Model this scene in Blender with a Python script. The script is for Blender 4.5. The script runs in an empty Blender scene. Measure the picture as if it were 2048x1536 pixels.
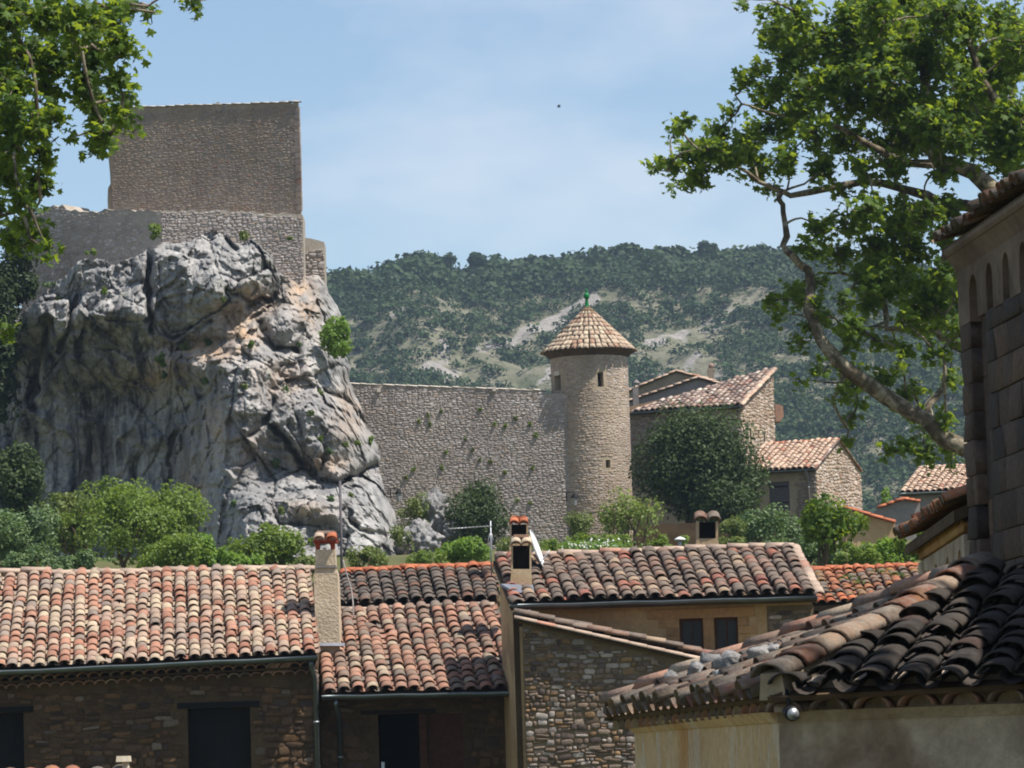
import bpy, math, random
import numpy as np
from mathutils import Matrix, Vector

# ------------------------------------------------------------------ camera, sky, sun, exposure
random.seed(7)
SC = bpy.context.scene
COL = SC.collection
F = 8500.0                     # focal length in pixels of a 2048 wide frame
EYE = np.array([0.0, 0.0, 4.0])
PITCH = math.atan((1540 - 768) / F)
ROLL = math.radians(1.75)
_r0 = np.array([1.0, 0, 0]); _f = np.array([0, math.cos(PITCH), math.sin(PITCH)])
_u0 = np.array([0, -math.sin(PITCH), math.cos(PITCH)])
CR = _r0 * math.cos(ROLL) - _u0 * math.sin(ROLL)
CU = _u0 * math.cos(ROLL) + _r0 * math.sin(ROLL)
cam = bpy.data.cameras.new('camera'); camo = bpy.data.objects.new('camera', cam); COL.objects.link(camo)
cam.sensor_width = 36.0; cam.lens = 36.0 * F / 2048.0
cam.clip_start = 0.5; cam.clip_end = 6000
_m = Matrix.Identity(4)
for _i in range(3):
    _m[_i][0] = CR[_i]; _m[_i][1] = CU[_i]; _m[_i][2] = -_f[_i]; _m[_i][3] = EYE[_i]
camo.matrix_world = _m
SC.camera = camo

SUN_DIR = Vector((0.4415, -0.2003, 0.8746)).normalized()      # towards the sun
world = bpy.data.worlds.new('World'); SC.world = world; world.use_nodes = True
wn = world.node_tree.nodes; wl = world.node_tree.links
wn.clear()
wout = wn.new('ShaderNodeOutputWorld'); wbg = wn.new('ShaderNodeBackground')
sky = wn.new('ShaderNodeTexSky'); sky.sky_type = 'NISHITA'; sky.sun_disc = False
sky.sun_elevation = math.asin(SUN_DIR.z); sky.sun_rotation = math.atan2(SUN_DIR.x, SUN_DIR.y)
sky.altitude = 300; sky.air_density = 1.0; sky.dust_density = 0.7; sky.ozone_density = 1.6
wbg.inputs['Strength'].default_value = 0.10
# thin high cloud, soft noise over the whole sky
tc = wn.new('ShaderNodeTexCoord'); mp = wn.new('ShaderNodeMapping'); mp.inputs['Scale'].default_value = (9, 9, 22)
mp.inputs['Location'].default_value = (0.35, 0.0, 1.2)
ns = wn.new('ShaderNodeTexNoise'); ns.inputs['Scale'].default_value = 1.0; ns.inputs['Detail'].default_value = 5; ns.inputs['Roughness'].default_value = 0.55
rp = wn.new('ShaderNodeValToRGB'); rp.color_ramp.elements[0].position = 0.47; rp.color_ramp.elements[1].position = 0.74
mx = wn.new('ShaderNodeMixRGB'); mx.inputs['Color2'].default_value = (6.2, 6.4, 6.9, 1)
mu = wn.new('ShaderNodeMath'); mu.operation = 'MULTIPLY'; mu.inputs[1].default_value = 0.55
wl.new(tc.outputs['Generated'], mp.inputs['Vector']); wl.new(mp.outputs[0], ns.inputs['Vector'])
wl.new(ns.outputs['Fac'], rp.inputs['Fac']); wl.new(rp.outputs['Color'], mu.inputs[0]); wl.new(mu.outputs[0], mx.inputs['Fac'])
wl.new(sky.outputs['Color'], mx.inputs['Color1']); wl.new(mx.outputs['Color'], wbg.inputs['Color'])
wl.new(wbg.outputs[0], wout.inputs['Surface'])

sl = bpy.data.lights.new('sun', 'SUN'); sl.energy = 4.9; sl.angle = math.radians(0.53); sl.color = (1.0, 0.955, 0.89)
so = bpy.data.objects.new('sun', sl); COL.objects.link(so)
so.rotation_euler = SUN_DIR.to_track_quat('Z', 'Y').to_euler(); so.location = (40, -20, 80)
SC.view_settings.view_transform = 'Standard'; SC.view_settings.look = 'None'
SC.view_settings.exposure = 0.52; SC.view_settings.gamma = 1.0; SC.view_settings.use_curve_mapping = False
SC.render.engine = 'CYCLES'
SC.cycles.use_denoising = True; SC.cycles.filter_width = 1.9
SC.cycles.max_bounces = 6; SC.cycles.diffuse_bounces = 3; SC.cycles.transmission_bounces = 4
SC.cycles.volume_bounces = 0; SC.cycles.transparent_max_bounces = 6; SC.cycles.caustics_reflective = False; SC.cycles.caustics_refractive = False

# ------------------------------------------------------------------ helpers
def W(px, py, Y):
    """the point of the place that lies at depth Y metres behind photograph pixel (px, py)"""
    d = _f + CR * ((px - 1024) / F) + CU * ((768 - py) / F)
    return EYE + d * (Y / d[1])

def PX(p):
    d = np.asarray(p, float) - EYE
    z = d @ _f
    return 1024 + F * (d @ CR) / z, 768 - F * (d @ CU) / z

def WV(px, py, Y):
    px = np.asarray(px, float); py = np.asarray(py, float); Y = np.asarray(Y, float)
    d = _f + CR * ((px - 1024) / F)[..., None] + CU * ((768 - py) / F)[..., None]
    return EYE + d * (Y / d[..., 1])[..., None]

def unit(v):
    v = np.asarray(v, float); return v / np.linalg.norm(v)

def rng(s): return np.random.default_rng(s)

def hsh(ix, iy, iz, s):
    h = (ix.astype(np.int64) * 374761393 + iy.astype(np.int64) * 668265263 + iz.astype(np.int64) * 2147483647 + s * 1274126177) & 0xFFFFFFFF
    h = ((h ^ (h >> 13)) * 1274126177) & 0xFFFFFFFF
    h = ((h ^ (h >> 16)) * 2246822519) & 0xFFFFFFFF
    h = h ^ (h >> 15)
    return (h & 0xFFFFFF) / float(0x1000000)

def vnoise(x, y, z, s=0):
    ix, iy, iz = np.floor(x), np.floor(y), np.floor(z)
    fx, fy, fz = x - ix, y - iy, z - iz
    fx = fx * fx * (3 - 2 * fx); fy = fy * fy * (3 - 2 * fy); fz = fz * fz * (3 - 2 * fz)
    r = 0
    for a in (0, 1):
        wx = fx if a else 1 - fx
        for b in (0, 1):
            wy = fy if b else 1 - fy
            for c in (0, 1):
                wz = fz if c else 1 - fz
                r = r + wx * wy * wz * hsh(ix + a, iy + b, iz + c, s)
    return r * 2 - 1

def fbm(x, y, z, o=4, s=0, g=0.5):
    r = 0; a = 1.0; f = 1.0
    for i in range(o):
        r = r + a * vnoise(x * f, y * f, z * f, s + i * 17); a *= g; f *= 2.03
    return r

def worley(x, y, z, s=0, tilt=1.6):
    """F1, F2, and a random tilted plane of the nearest cell"""
    ix, iy, iz = np.floor(x), np.floor(y), np.floor(z)
    f1 = np.full(x.shape, 9.0); f2 = np.full(x.shape, 9.0); pl = np.zeros(x.shape)
    for a in (-1, 0, 1):
        for b in (-1, 0, 1):
            for c in (-1, 0, 1):
                jx, jy, jz = ix + a, iy + b, iz + c
                dx = x - (jx + hsh(jx, jy, jz, s)); dy = y - (jy + hsh(jx, jy, jz, s + 1)); dz = z - (jz + hsh(jx, jy, jz, s + 2))
                d = np.sqrt(dx * dx + dy * dy + dz * dz)
                p = (hsh(jx, jy, jz, s + 3) - .5) * .8 + dx * (hsh(jx, jy, jz, s + 4) - .5) * tilt + dz * (hsh(jx, jy, jz, s + 5) - .5) * tilt
                n = d < f1
                f2 = np.where(n, f1, np.minimum(f2, d)); pl = np.where(n, p, pl); f1 = np.where(n, d, f1)
    return f1, f2, pl

def sstep(a, b, x):
    t = np.clip((x - a) / (b - a), 0, 1); return t * t * (3 - 2 * t)

def mesh_np(name, V, Fc, mat=None, smooth=False, rnd=None, attrs=None):
    me = bpy.data.meshes.new(name)
    V = np.asarray(V, np.float32); Fc = np.asarray(Fc, np.int32); k = Fc.shape[1]
    me.vertices.add(len(V)); me.vertices.foreach_set('co', V.ravel())
    me.loops.add(Fc.size); me.loops.foreach_set('vertex_index', Fc.ravel())
    me.polygons.add(len(Fc)); me.polygons.foreach_set('loop_start', np.arange(0, Fc.size, k, dtype=np.int32))
    me.update(calc_edges=True)
    if smooth: me.polygons.foreach_set('use_smooth', np.ones(len(Fc), bool))
    if rnd is not None:
        a = me.attributes.new('rnd', 'FLOAT', 'FACE'); a.data.foreach_set('value', np.asarray(rnd, np.float32))
    for n, v in (attrs or {}).items():
        a = me.attributes.new(n, 'FLOAT', 'POINT'); a.data.foreach_set('value', np.asarray(v, np.float32))
    if mat: me.materials.append(mat)
    return me

def mesh_py(name, V, Fc, mat=None, smooth=False):
    me = bpy.data.meshes.new(name)
    me.from_pydata([tuple(map(float, v)) for v in V], [], [tuple(f) for f in Fc]); me.update()
    if smooth: me.polygons.foreach_set('use_smooth', [True] * len(me.polygons))
    if mat: me.materials.append(mat)
    return me

def put(name, me, parent=None, M=None, kind=None):
    o = bpy.data.objects.new(name, me); COL.objects.link(o)
    if parent is not None:
        o.parent = parent; o.matrix_parent_inverse = Matrix.Translation(Vector(WLOC[parent.name])).inverted()
    if M is not None: o.matrix_basis = M
    WLOC[o.name] = (0, 0, 0)
    if kind: o['kind'] = kind
    return o
WLOC = {}

def tag(o, label, cat, group=None, kind=None):
    o['label'] = label; o['category'] = cat
    if group: o['group'] = group
    if kind: o['kind'] = kind
    return o

def thing(name, label, cat, loc, group=None):
    o = bpy.data.objects.new(name, None); COL.objects.link(o); o.location = tuple(float(c) for c in loc)
    o.empty_display_size = 0.2
    WLOC[o.name] = tuple(float(c) for c in loc)
    return tag(o, label, cat, group)

def basis(pos, x, y, z, sx=1, sy=1, sz=1):
    M = Matrix.Identity(4)
    for i in range(3):
        M[i][0] = x[i] * sx; M[i][1] = y[i] * sy; M[i][2] = z[i] * sz; M[i][3] = pos[i]
    return M

def join(name, variants, mats4, vidx, mat, parent, kind='stuff', seed=0, smooth=False):
    """many alike pieces as one mesh; variants are (V, F) with one face size"""
    R = rng(seed); Vs, Fs, rs = [], [], []; off = 0
    for M, vi in zip(mats4, vidx):
        V, Fc = variants[vi]; A = np.array(M)
        Vs.append(V @ A[:3, :3].T + A[:3, 3]); Fs.append(Fc + off); off += len(V); rs.append(np.full(len(Fc), R.random()))
    if not Vs: return None
    me = mesh_np(name, np.concatenate(Vs), np.concatenate(Fs), mat, smooth, np.concatenate(rs))
    return put(name, me, parent, None, kind)

def hexa(name, bot, top, mat, parent=None):
    """closed box from 4 bottom and 4 top corners (counter-clockwise from above)"""
    V = list(bot) + list(top)
    Fc = [(3, 2, 1, 0), (4, 5, 6, 7), (0, 1, 5, 4), (1, 2, 6, 5), (2, 3, 7, 6), (3, 0, 4, 7)]
    return put(name, mesh_py(name, V, Fc, mat), parent)

def boxw(name, c, w, d, h, mat, parent=None, ux=(1, 0, 0), taper=1.0, jit=0.0, lean=(0, 0)):
    """box standing on c (centre of its front-bottom edge is c), width along ux, depth away from the viewer"""
    c = np.asarray(c, float); ux = unit(ux); uy = np.array([-ux[1], ux[0], 0])
    def ring(z, t, dx=0, dy=0):
        m = c + uy * (d / 2) + np.array([dx, dy, z])
        return [m - ux * w / 2 * t - uy * d / 2 * t, m + ux * w / 2 * t - uy * d / 2 * t, m + ux * w / 2 * t + uy * d / 2 * t, m - ux * w / 2 * t + uy * d / 2 * t]
    b, t = ring(0, 1), ring(h, taper, *lean)
    if jit:
        b = [p + np.array([random.uniform(-jit, jit) for _ in range(3)]) for p in b]; t = [p + np.array([random.uniform(-jit, jit) for _ in range(3)]) for p in t]
    return hexa(name, b, t, mat, parent)

def pbox(name, x0, x1, y0, y1, Y, depth, mat, parent=None, **k):
    """box whose front face covers photograph pixels x0..x1, y0..y1 at depth Y"""
    s = Y / F
    return boxw(name, W((x0 + x1) / 2, y1, Y), (x1 - x0) * s, depth, (y1 - y0) * s, mat, parent, **k)

def tube_data(pts, rad, seg=8, cap=True):
    pts = [np.asarray(p, float) for p in pts]; n = len(pts)
    if not hasattr(rad, '__len__'): rad = [rad] * n
    V, Fc = [], []
    ref = np.array([0.3, 0.9, 0.31])
    for i in range(n):
        t = unit(pts[min(i + 1, n - 1)] - pts[max(i - 1, 0)])
        a = np.cross(t, ref)
        if np.linalg.norm(a) < 1e-3: a = np.cross(t, np.array([1.0, 0, 0]))
        a = unit(a); b = np.cross(t, a)
        for k in range(seg):
            an = 2 * math.pi * k / seg
            V.append(pts[i] + (a * math.cos(an) + b * math.sin(an)) * rad[i])
    for i in range(n - 1):
        for k in range(seg):
            k2 = (k + 1) % seg
            Fc.append((i * seg + k, i * seg + k2, (i + 1) * seg + k2, (i + 1) * seg + k))
    if cap:
        Fc.append(tuple(range(seg))[::-1]); Fc.append(tuple((n - 1) * seg + k for k in range(seg)))
    return V, Fc

def tube(name, pts, rad, mat, parent=None, seg=8, smooth=True, kind=None):
    V, Fc = tube_data(pts, rad, seg)
    return put(name, mesh_py(name, V, Fc, mat, smooth), parent, None, kind)

def merge(name, parts, mat, parent=None, smooth=False, kind=None):
    V, Fc = [], []
    for v, f in parts:
        o = len(V); V += list(v); Fc += [tuple(i + o for i in q) for q in f]
    return put(name, mesh_py(name, V, Fc, mat, smooth), parent, None, kind)

def lathe(name, base, prof, mat, parent=None, seg=16, smooth=True):
    V, Fc = [], []
    for r, z in prof:
        for k in range(seg):
            a = 2 * math.pi * k / seg; V.append(base + np.array([r * math.cos(a), r * math.sin(a), z]))
    for i in range(len(prof) - 1):
        for k in range(seg):
            k2 = (k + 1) % seg; Fc.append((i * seg + k, i * seg + k2, (i + 1) * seg + k2, (i + 1) * seg + k))
    Fc.append(tuple(range(seg))[::-1]); Fc.append(tuple((len(prof) - 1) * seg + k for k in range(seg)))
    return put(name, mesh_py(name, V, Fc, mat, smooth), parent)

# ------------------------------------------------------------------ materials
def srgb(r, g, b):
    f = lambda c: (c / 255) / 12.92 if c / 255 <= 0.04045 else ((c / 255 + 0.055) / 1.055) ** 2.4
    return (f(r), f(g), f(b), 1)

def newmat(name):
    m = bpy.data.materials.new(name); m.use_nodes = True; nt = m.node_tree
    b = nt.nodes['Principled BSDF']; b.inputs['Roughness'].default_value = 0.92; b.inputs['Specular IOR Level'].default_value = 0.15
    return m, nt, nt.nodes, nt.links, b

def noise_node(nt, scale, detail=4, rough=0.55, vec=None, stretch=None, distort=0.0):
    n = nt.nodes.new('ShaderNodeTexNoise'); n.inputs['Scale'].default_value = scale
    n.inputs['Detail'].default_value = detail; n.inputs['Roughness'].default_value = rough; n.inputs['Distortion'].default_value = distort
    if vec is None:
        g = nt.nodes.new('ShaderNodeNewGeometry'); vec = g.outputs['Position']
    if stretch:
        m = nt.nodes.new('ShaderNodeMapping'); m.inputs['Scale'].default_value = stretch; nt.links.new(vec, m.inputs['Vector']); vec = m.outputs[0]
    nt.links.new(vec, n.inputs['Vector'])
    return n.outputs['Fac']

def ramp(nt, fac, stops, interp='LINEAR'):
    r = nt.nodes.new('ShaderNodeValToRGB'); cr = r.color_ramp; cr.interpolation = interp
    while len(cr.elements) < len(stops): cr.elements.new(0.5)
    for e, (p, c) in zip(cr.elements, stops):
        e.position = p; e.color = c if len(c) == 4 else (*c, 1)
    nt.links.new(fac, r.inputs['Fac']); return r.outputs['Color']

def mix(nt, fac, a, b, mode='MIX'):
    m = nt.nodes.new('ShaderNodeMixRGB'); m.blend_type = mode
    for i, v in ((0, fac), (1, a), (2, b)):
        if hasattr(v, 'is_linked'): nt.links.new(v, m.inputs[i])
        else: m.inputs[i].default_value = v if i == 0 else (v if len(v) == 4 else (*v, 1))
    return m.outputs[0]

def math_n(nt, op, a, b=None):
    m = nt.nodes.new('ShaderNodeMath'); m.operation = op
    for i, v in ((0, a), (1, b)):
        if v is None: continue
        if hasattr(v, 'is_linked'): nt.links.new(v, m.inputs[i])
        else: m.inputs[i].default_value = v
    return m.outputs[0]

def attr(nt, name):
    a = nt.nodes.new('ShaderNodeAttribute'); a.attribute_name = name; return a.outputs['Fac']

def bump(nt, b, h, strength=0.4, dist=0.02):
    n = nt.nodes.new('ShaderNodeBump'); n.inputs['Strength'].default_value = strength; n.inputs['Distance'].default_value = dist
    nt.links.new(h, n.inputs['Height']); nt.links.new(n.outputs[0], b.inputs['Normal'])

def piece_rnd(nt):
    """0..1, one value for each piece: its own object, or its own faces in a joined mesh"""
    oi = nt.nodes.new('ShaderNodeObjectInfo')
    return math_n(nt, 'FRACT', math_n(nt, 'ADD', oi.outputs['Random'], attr(nt, 'rnd')))

BLK = (0, 0, 0, 1); WHT = (1, 1, 1, 1)

def tile_mat(name, pal, lichen=(0.25, 0.24, 0.2), lich=0.5, dark=0.35, yellow=0.0, sat=0.78):
    """fired clay: one palette colour for each tile, with lichen, soot and grain on top"""
    m, nt, N, L, b = newmat(name)
    r = piece_rnd(nt); tot = sum(w for w, c in pal); acc = 0; stops = []
    for w, c in pal:
        g = sum(c) / 3; stops.append((acc / tot, srgb(*[g + sat * (k - g) for k in c]))); acc += w
    col = ramp(nt, r, stops, 'CONSTANT')
    r2 = math_n(nt, 'FRACT', math_n(nt, 'MULTIPLY', r, 37.7))
    col = mix(nt, 1.0, col, ramp(nt, r2, [(0, (.84, .84, .84)), (1, (1.1, 1.09, 1.07))]), 'MULTIPLY')
    n1 = noise_node(nt, 9, 5, .6); n2 = noise_node(nt, 34, 4, .6); n3 = noise_node(nt, 1.3, 3)
    col = mix(nt, math_n(nt, 'MULTIPLY', ramp(nt, n1, [(.42, BLK), (.66, WHT)]), lich), col, (*lichen, 1))
    col = mix(nt, math_n(nt, 'MULTIPLY', ramp(nt, n3, [(.42, BLK), (.7, WHT)]), dark), col, (.05, .043, .038, 1))
    if yellow: col = mix(nt, math_n(nt, 'MULTIPLY', ramp(nt, noise_node(nt, 3.1, 4), [(.55, BLK), (.66, WHT)]), yellow), col, (.36, .2, .03, 1))
    col = mix(nt, 1.0, col, ramp(nt, n2, [(.25, (.7, .7, .7)), (.75, (1.15, 1.15, 1.15))]), 'MULTIPLY')
    L.new(col, b.inputs['Base Color']); bump(nt, b, n2, .5, .012)
    return m

def stone_mat(name, pal, var=0.35, grain=26, dist=0.015, stain=0.0, big=None, sat=1.0):
    """one palette colour for each stone, with grain and weathering"""
    m, nt, N, L, b = newmat(name)
    r = piece_rnd(nt); tot = sum(w for w, c in pal); acc = 0; stops = []
    for w, c in pal:
        g = sum(c) / 3; stops.append((acc / tot, srgb(*[g + sat * (k - g) + (1.5 if q != 1 else -2) for q, k in enumerate(c)]))); acc += w
    col = ramp(nt, r, stops, 'CONSTANT')
    r2 = math_n(nt, 'FRACT', math_n(nt, 'MULTIPLY', r, 53.3))
    col = mix(nt, 1.0, col, ramp(nt, r2, [(0, (1 - var,) * 3), (1, (1 + var * .6,) * 3)]), 'MULTIPLY')
    n1 = noise_node(nt, grain, 5, .65); n2 = noise_node(nt, .55, 4, .6)
    col = mix(nt, 1.0, col, ramp(nt, n1, [(.25, (.62, .61, .6)), (.75, (1.25, 1.25, 1.25))]), 'MULTIPLY')
    col = mix(nt, 1.0, col, ramp(nt, n2, [(.35, (.8, .79, .78)), (.65, (1.1, 1.1, 1.08))]), 'MULTIPLY')
    if big: col = mix(nt, ramp(nt, noise_node(nt, .45, 4, .6), [(.45, BLK), (.7, (.65, .65, .65, 1))]), col, srgb(*big))
    if stain:
        s = noise_node(nt, 1.0, 4, .6, stretch=(2.6, 2.6, .25))
        col = mix(nt, math_n(nt, 'MULTIPLY', ramp(nt, s, [(.5, BLK), (.68, WHT)]), stain), col, (.045, .042, .04, 1))
    L.new(col, b.inputs['Base Color']); bump(nt, b, n1, .6, dist)
    return m

def plaster_mat(name, c1, c2, c3=None, scale=2.0, rough=18, dist=.01, streak=0.0, streakc=(.55, .5, .42)):
    m, nt, N, L, b = newmat(name)
    n1 = noise_node(nt, scale, 6, .62, distort=.4); n2 = noise_node(nt, rough, 5, .6)
    col = ramp(nt, n1, [(.34, srgb(*c1)), (.62, srgb(*c2))])
    if c3: col = mix(nt, ramp(nt, noise_node(nt, scale * .6, 5, .6, distort=.8), [(.52, BLK), (.64, (.8, .8, .8, 1))]), col, srgb(*c3))
    if streak:
        s = noise_node(nt, 2.0, 6, .65, stretch=(2.2, 2.2, .45), distort=.7)
        col = mix(nt, math_n(nt, 'MULTIPLY', ramp(nt, s, [(.52, BLK), (.6, WHT)]), streak), col, (*streakc, 1))
    col = mix(nt, 1.0, col, ramp(nt, n2, [(.25, (.78, .78, .78)), (.75, (1.12, 1.12, 1.12))]), 'MULTIPLY')
    L.new(col, b.inputs['Base Color']); bump(nt, b, n2, .6, dist)
    return m

def plain_mat(name, c, rough=0.7, metal=0.0, var=0.25, scale=12):
    m, nt, N, L, b = newmat(name)
    col = mix(nt, 1.0, srgb(*c), ramp(nt, noise_node(nt, scale, 4), [(.3, (1 - var,) * 3), (.7, (1 + var * .5,) * 3)]), 'MULTIPLY')
    L.new(col, b.inputs['Base Color']); b.inputs['Roughness'].default_value = rough; b.inputs['Metallic'].default_value = metal
    return m

def leaf_mat(name, lo, hi, trans=(.16, .26, .03), tf=0.4, gloss=.35):
    m, nt, N, L, b = newmat(name)
    r = attr(nt, 'rnd'); n1 = noise_node(nt, 1.2, 3)
    f = math_n(nt, 'ADD', math_n(nt, 'MULTIPLY', r, .6), math_n(nt, 'MULTIPLY', n1, .5))
    col = ramp(nt, f, [(.15, (*lo, 1)), (.85, (*hi, 1))])
    L.new(col, b.inputs['Base Color']); b.inputs['Roughness'].default_value = .55; b.inputs['Specular IOR Level'].default_value = gloss
    t = N.new('ShaderNodeBsdfTranslucent'); tcol = mix(nt, 1.0, (*trans, 1), ramp(nt, f, [(.1, (.55, .6, .5)), (.9, (1.2, 1.15, 1))]), 'MULTIPLY')
    L.new(tcol, t.inputs['Color'])
    ms = N.new('ShaderNodeMixShader'); ms.inputs[0].default_value = tf
    L.new(b.outputs[0], ms.inputs[1]); L.new(t.outputs[0], ms.inputs[2]); L.new(ms.outputs[0], N['Material Output'].inputs['Surface'])
    return m

MT = {}
MT['tile_a'] = tile_mat('tile_cream_orange', [(6, (192, 166, 134)), (6, (182, 150, 124)), (4, (172, 138, 116)), (4.5, (182, 120, 92)), (3, (168, 104, 78)), (3, (158, 136, 120)), (1, (140, 120, 106))], (.42, .36, .27), .3, .2)
MT['tile_b'] = tile_mat('tile_weathered_orange', [(3, (178, 118, 90)), (3, (162, 112, 88)), (3, (144, 112, 92)), (2, (134, 114, 98)), (2, (188, 132, 102)), (1, (180, 154, 124))], (.24, .205, .165), .45, .18, 0, .74)
MT['tile_dark'] = tile_mat('tile_dark_grey', [(4, (112, 96, 84)), (3, (98, 86, 76)), (2, (126, 96, 78)), (1, (138, 92, 70))], (.20, .18, .155), .5, .4)
MT['tile_c'] = tile_mat('tile_grey_brown', [(4, (130, 108, 92)), (4, (116, 98, 84)), (3, (140, 104, 84)), (1, (168, 96, 72)), (.6, (150, 86, 70)), (1, (168, 138, 108))], (.25, .22, .19), .4, .16)
MT['tile_d'] = tile_mat('tile_orange_lichen', [(3, (176, 98, 62)), (3, (138, 104, 82)), (3, (120, 102, 88)), (1, (190, 112, 70))], (.22, .19, .15), .5, .25, .6)
MT['tile_orange'] = tile_mat('tile_new_orange', [(3, (188, 112, 78)), (2, (172, 98, 68))], (.4, .22, .13), .15, .05, 0, .95)
MT['tile_ridge'] = tile_mat('tile_ridge_pink', [(3, (190, 160, 136)), (3, (178, 148, 126)), (1, (190, 130, 104))], (.4, .34, .27), .3, .08)
MT['tile_tower'] = tile_mat('tile_tower_sand', [(6, (198, 172, 142)), (4, (184, 152, 126)), (2, (206, 184, 152)), (2, (172, 128, 102)), (.4, (178, 104, 78))], (.34, .28, .2), .3, .14)
MT['tile_far'] = tile_mat('tile_far_mixed', [(3, (166, 130, 112)), (3, (146, 118, 104)), (3, (186, 160, 140)), (2, (124, 104, 96)), (1.5, (206, 186, 168)), (1, (158, 100, 80))], (.25, .21, .18), .5, .25)
MT['tile_annex'] = tile_mat('tile_annex_peach', [(5, (206, 172, 144)), (4, (194, 156, 128)), (.6, (188, 122, 94)), (1, (178, 144, 122))], (.4, .3, .22), .25, .08)
MT['tile_shade_black'] = tile_mat('tile_chapel_shade_lichen', [(3, (66, 56, 48)), (3, (58, 50, 44)), (1, (78, 54, 44)), (1, (82, 70, 60))], (.075, .07, .062), .6, .6)  # palette darkened to carry tree shade on the front slope, plus black lichen
MT['tile_chapel'] = tile_mat('tile_chapel_lichen', [(3, (128, 100, 82)), (3, (112, 92, 76)), (2, (138, 88, 66)), (2, (150, 122, 98))], (.27, .25, .21), .62, .32, .12)
MT['clay_red'] = plain_mat('clay_red', (150, 66, 44), .85)
MT['mortar'] = plaster_mat('mortar_lime', (150, 132, 108), (176, 158, 132))
MT['mortar_dark'] = plaster_mat('mortar_earth', (74, 59, 43), (94, 76, 56))
MT['mortar_gable'] = plaster_mat('mortar_gable', (104, 90, 70), (124, 108, 86))
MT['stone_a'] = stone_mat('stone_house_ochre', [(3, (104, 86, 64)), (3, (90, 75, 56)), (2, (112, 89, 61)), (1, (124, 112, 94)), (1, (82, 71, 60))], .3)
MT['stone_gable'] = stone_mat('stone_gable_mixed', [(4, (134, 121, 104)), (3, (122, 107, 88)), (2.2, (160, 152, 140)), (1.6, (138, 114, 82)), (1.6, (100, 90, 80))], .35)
MT['stone_fort'] = stone_mat('stone_rampart_grey', [(4, (176, 167, 156)), (3, (168, 158, 146)), (2, (188, 181, 171)), (1.2, (174, 156, 134)), (1, (154, 146, 138))], .16, 18, .02, .12, (160, 148, 136), .75)
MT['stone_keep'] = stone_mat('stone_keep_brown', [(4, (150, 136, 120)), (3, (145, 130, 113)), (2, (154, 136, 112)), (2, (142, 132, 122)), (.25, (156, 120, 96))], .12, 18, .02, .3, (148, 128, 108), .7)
MT['stone_tower'] = stone_mat('stone_tower_warm', [(4, (180, 165, 146)), (3, (172, 155, 134)), (2, (188, 175, 157)), (2, (176, 152, 124)), (1, (160, 147, 131))], .15, 18, .02, .1, (172, 152, 128), .75)
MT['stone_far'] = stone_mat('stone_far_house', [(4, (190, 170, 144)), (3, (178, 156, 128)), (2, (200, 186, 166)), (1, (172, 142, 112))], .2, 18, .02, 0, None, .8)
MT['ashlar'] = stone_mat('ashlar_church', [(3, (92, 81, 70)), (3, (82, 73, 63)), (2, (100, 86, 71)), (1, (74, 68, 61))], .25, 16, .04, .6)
MT['ashlar_warm'] = stone_mat('ashlar_warm', [(3, (176, 144, 98)), (3, (166, 132, 90)), (1, (188, 148, 96))], .2, 12, .015)
MT['fort_mortar'] = plaster_mat('rampart_mortar', (148, 138, 125), (168, 158, 145), None, 1.2, 10, .03)
MT['keep_mortar'] = plaster_mat('keep_mortar', (142, 127, 109), (156, 142, 124), None, .8, 10, .03)
MT['tower_mortar'] = plaster_mat('tower_mortar', (158, 142, 119), (174, 158, 136), None, 1.2, 10, .03)
MT['plaster_ochre'] = plaster_mat('plaster_ochre', (176, 142, 102), (194, 164, 124), (156, 124, 92), 1.0)
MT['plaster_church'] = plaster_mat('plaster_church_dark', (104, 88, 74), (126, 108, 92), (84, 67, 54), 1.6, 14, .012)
MT['plaster_chapel'] = plaster_mat('plaster_chapel_grey', (156, 136, 114), (202, 184, 162), (126, 101, 78), 1.3, 22, .03, .22, (.12, .10, .08))
MT['plaster_stain_bounce'] = plaster_mat('plaster_chapel_stained_bounce', (214, 180, 136), (196, 166, 126), (186, 134, 80), 1.7, 20, .025, .5, (.62, .57, .48))  # tan stained plaster, its base lightened to stand in for bounced sunlight
MT['roughcast'] = plaster_mat('roughcast_beige', (190, 170, 142), (204, 186, 160), None, 2, 20, .05)
MT['stucco_grey'] = plaster_mat('stucco_grey', (128, 120, 116), (142, 134, 128), None, 2, 10, .005)
MT['chimney_tan'] = plaster_mat('chimney_tan', (196, 172, 138), (178, 150, 116), None, 3, 20, .01)
MT['white_coat'] = plaster_mat('lime_white', (214, 204, 190), (196, 184, 168), None, 3, 20, .02)
MT['zinc'] = plain_mat('zinc_grey', (108, 116, 118), .42, .75, .2, 5)
MT['lead'] = plain_mat('lead_flashing', (128, 130, 138), .55, .3, .2, 6)
MT['wood_dark'] = plain_mat('wood_dark', (46, 36, 30), .8)
MT['wood_black'] = plain_mat('wood_black', (30, 27, 26), .8)
MT['wood_red'] = plain_mat('wood_red_brown', (82, 53, 40), .75)
MT['wood_grey'] = plain_mat('wood_grey', (96, 90, 92), .8)
MT['interior'] = plain_mat('interior_dark', (34, 30, 27), .95)
MT['iron'] = plain_mat('iron_black', (38, 38, 40), .5, .4)
MT['galv'] = plain_mat('galvanised', (170, 172, 174), .45, .6)
MT['white_paint'] = plain_mat('white_paint', (232, 232, 230), .4, 0, .06)
MT['green_glaze'] = plain_mat('green_glaze', (26, 112, 58), .22, 0, .25, 8)
MT['rust'] = plain_mat('rusty_brown', (150, 96, 44), .8)
MT['cream'] = plain_mat('cream_render', (210, 198, 172), .8)
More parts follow.
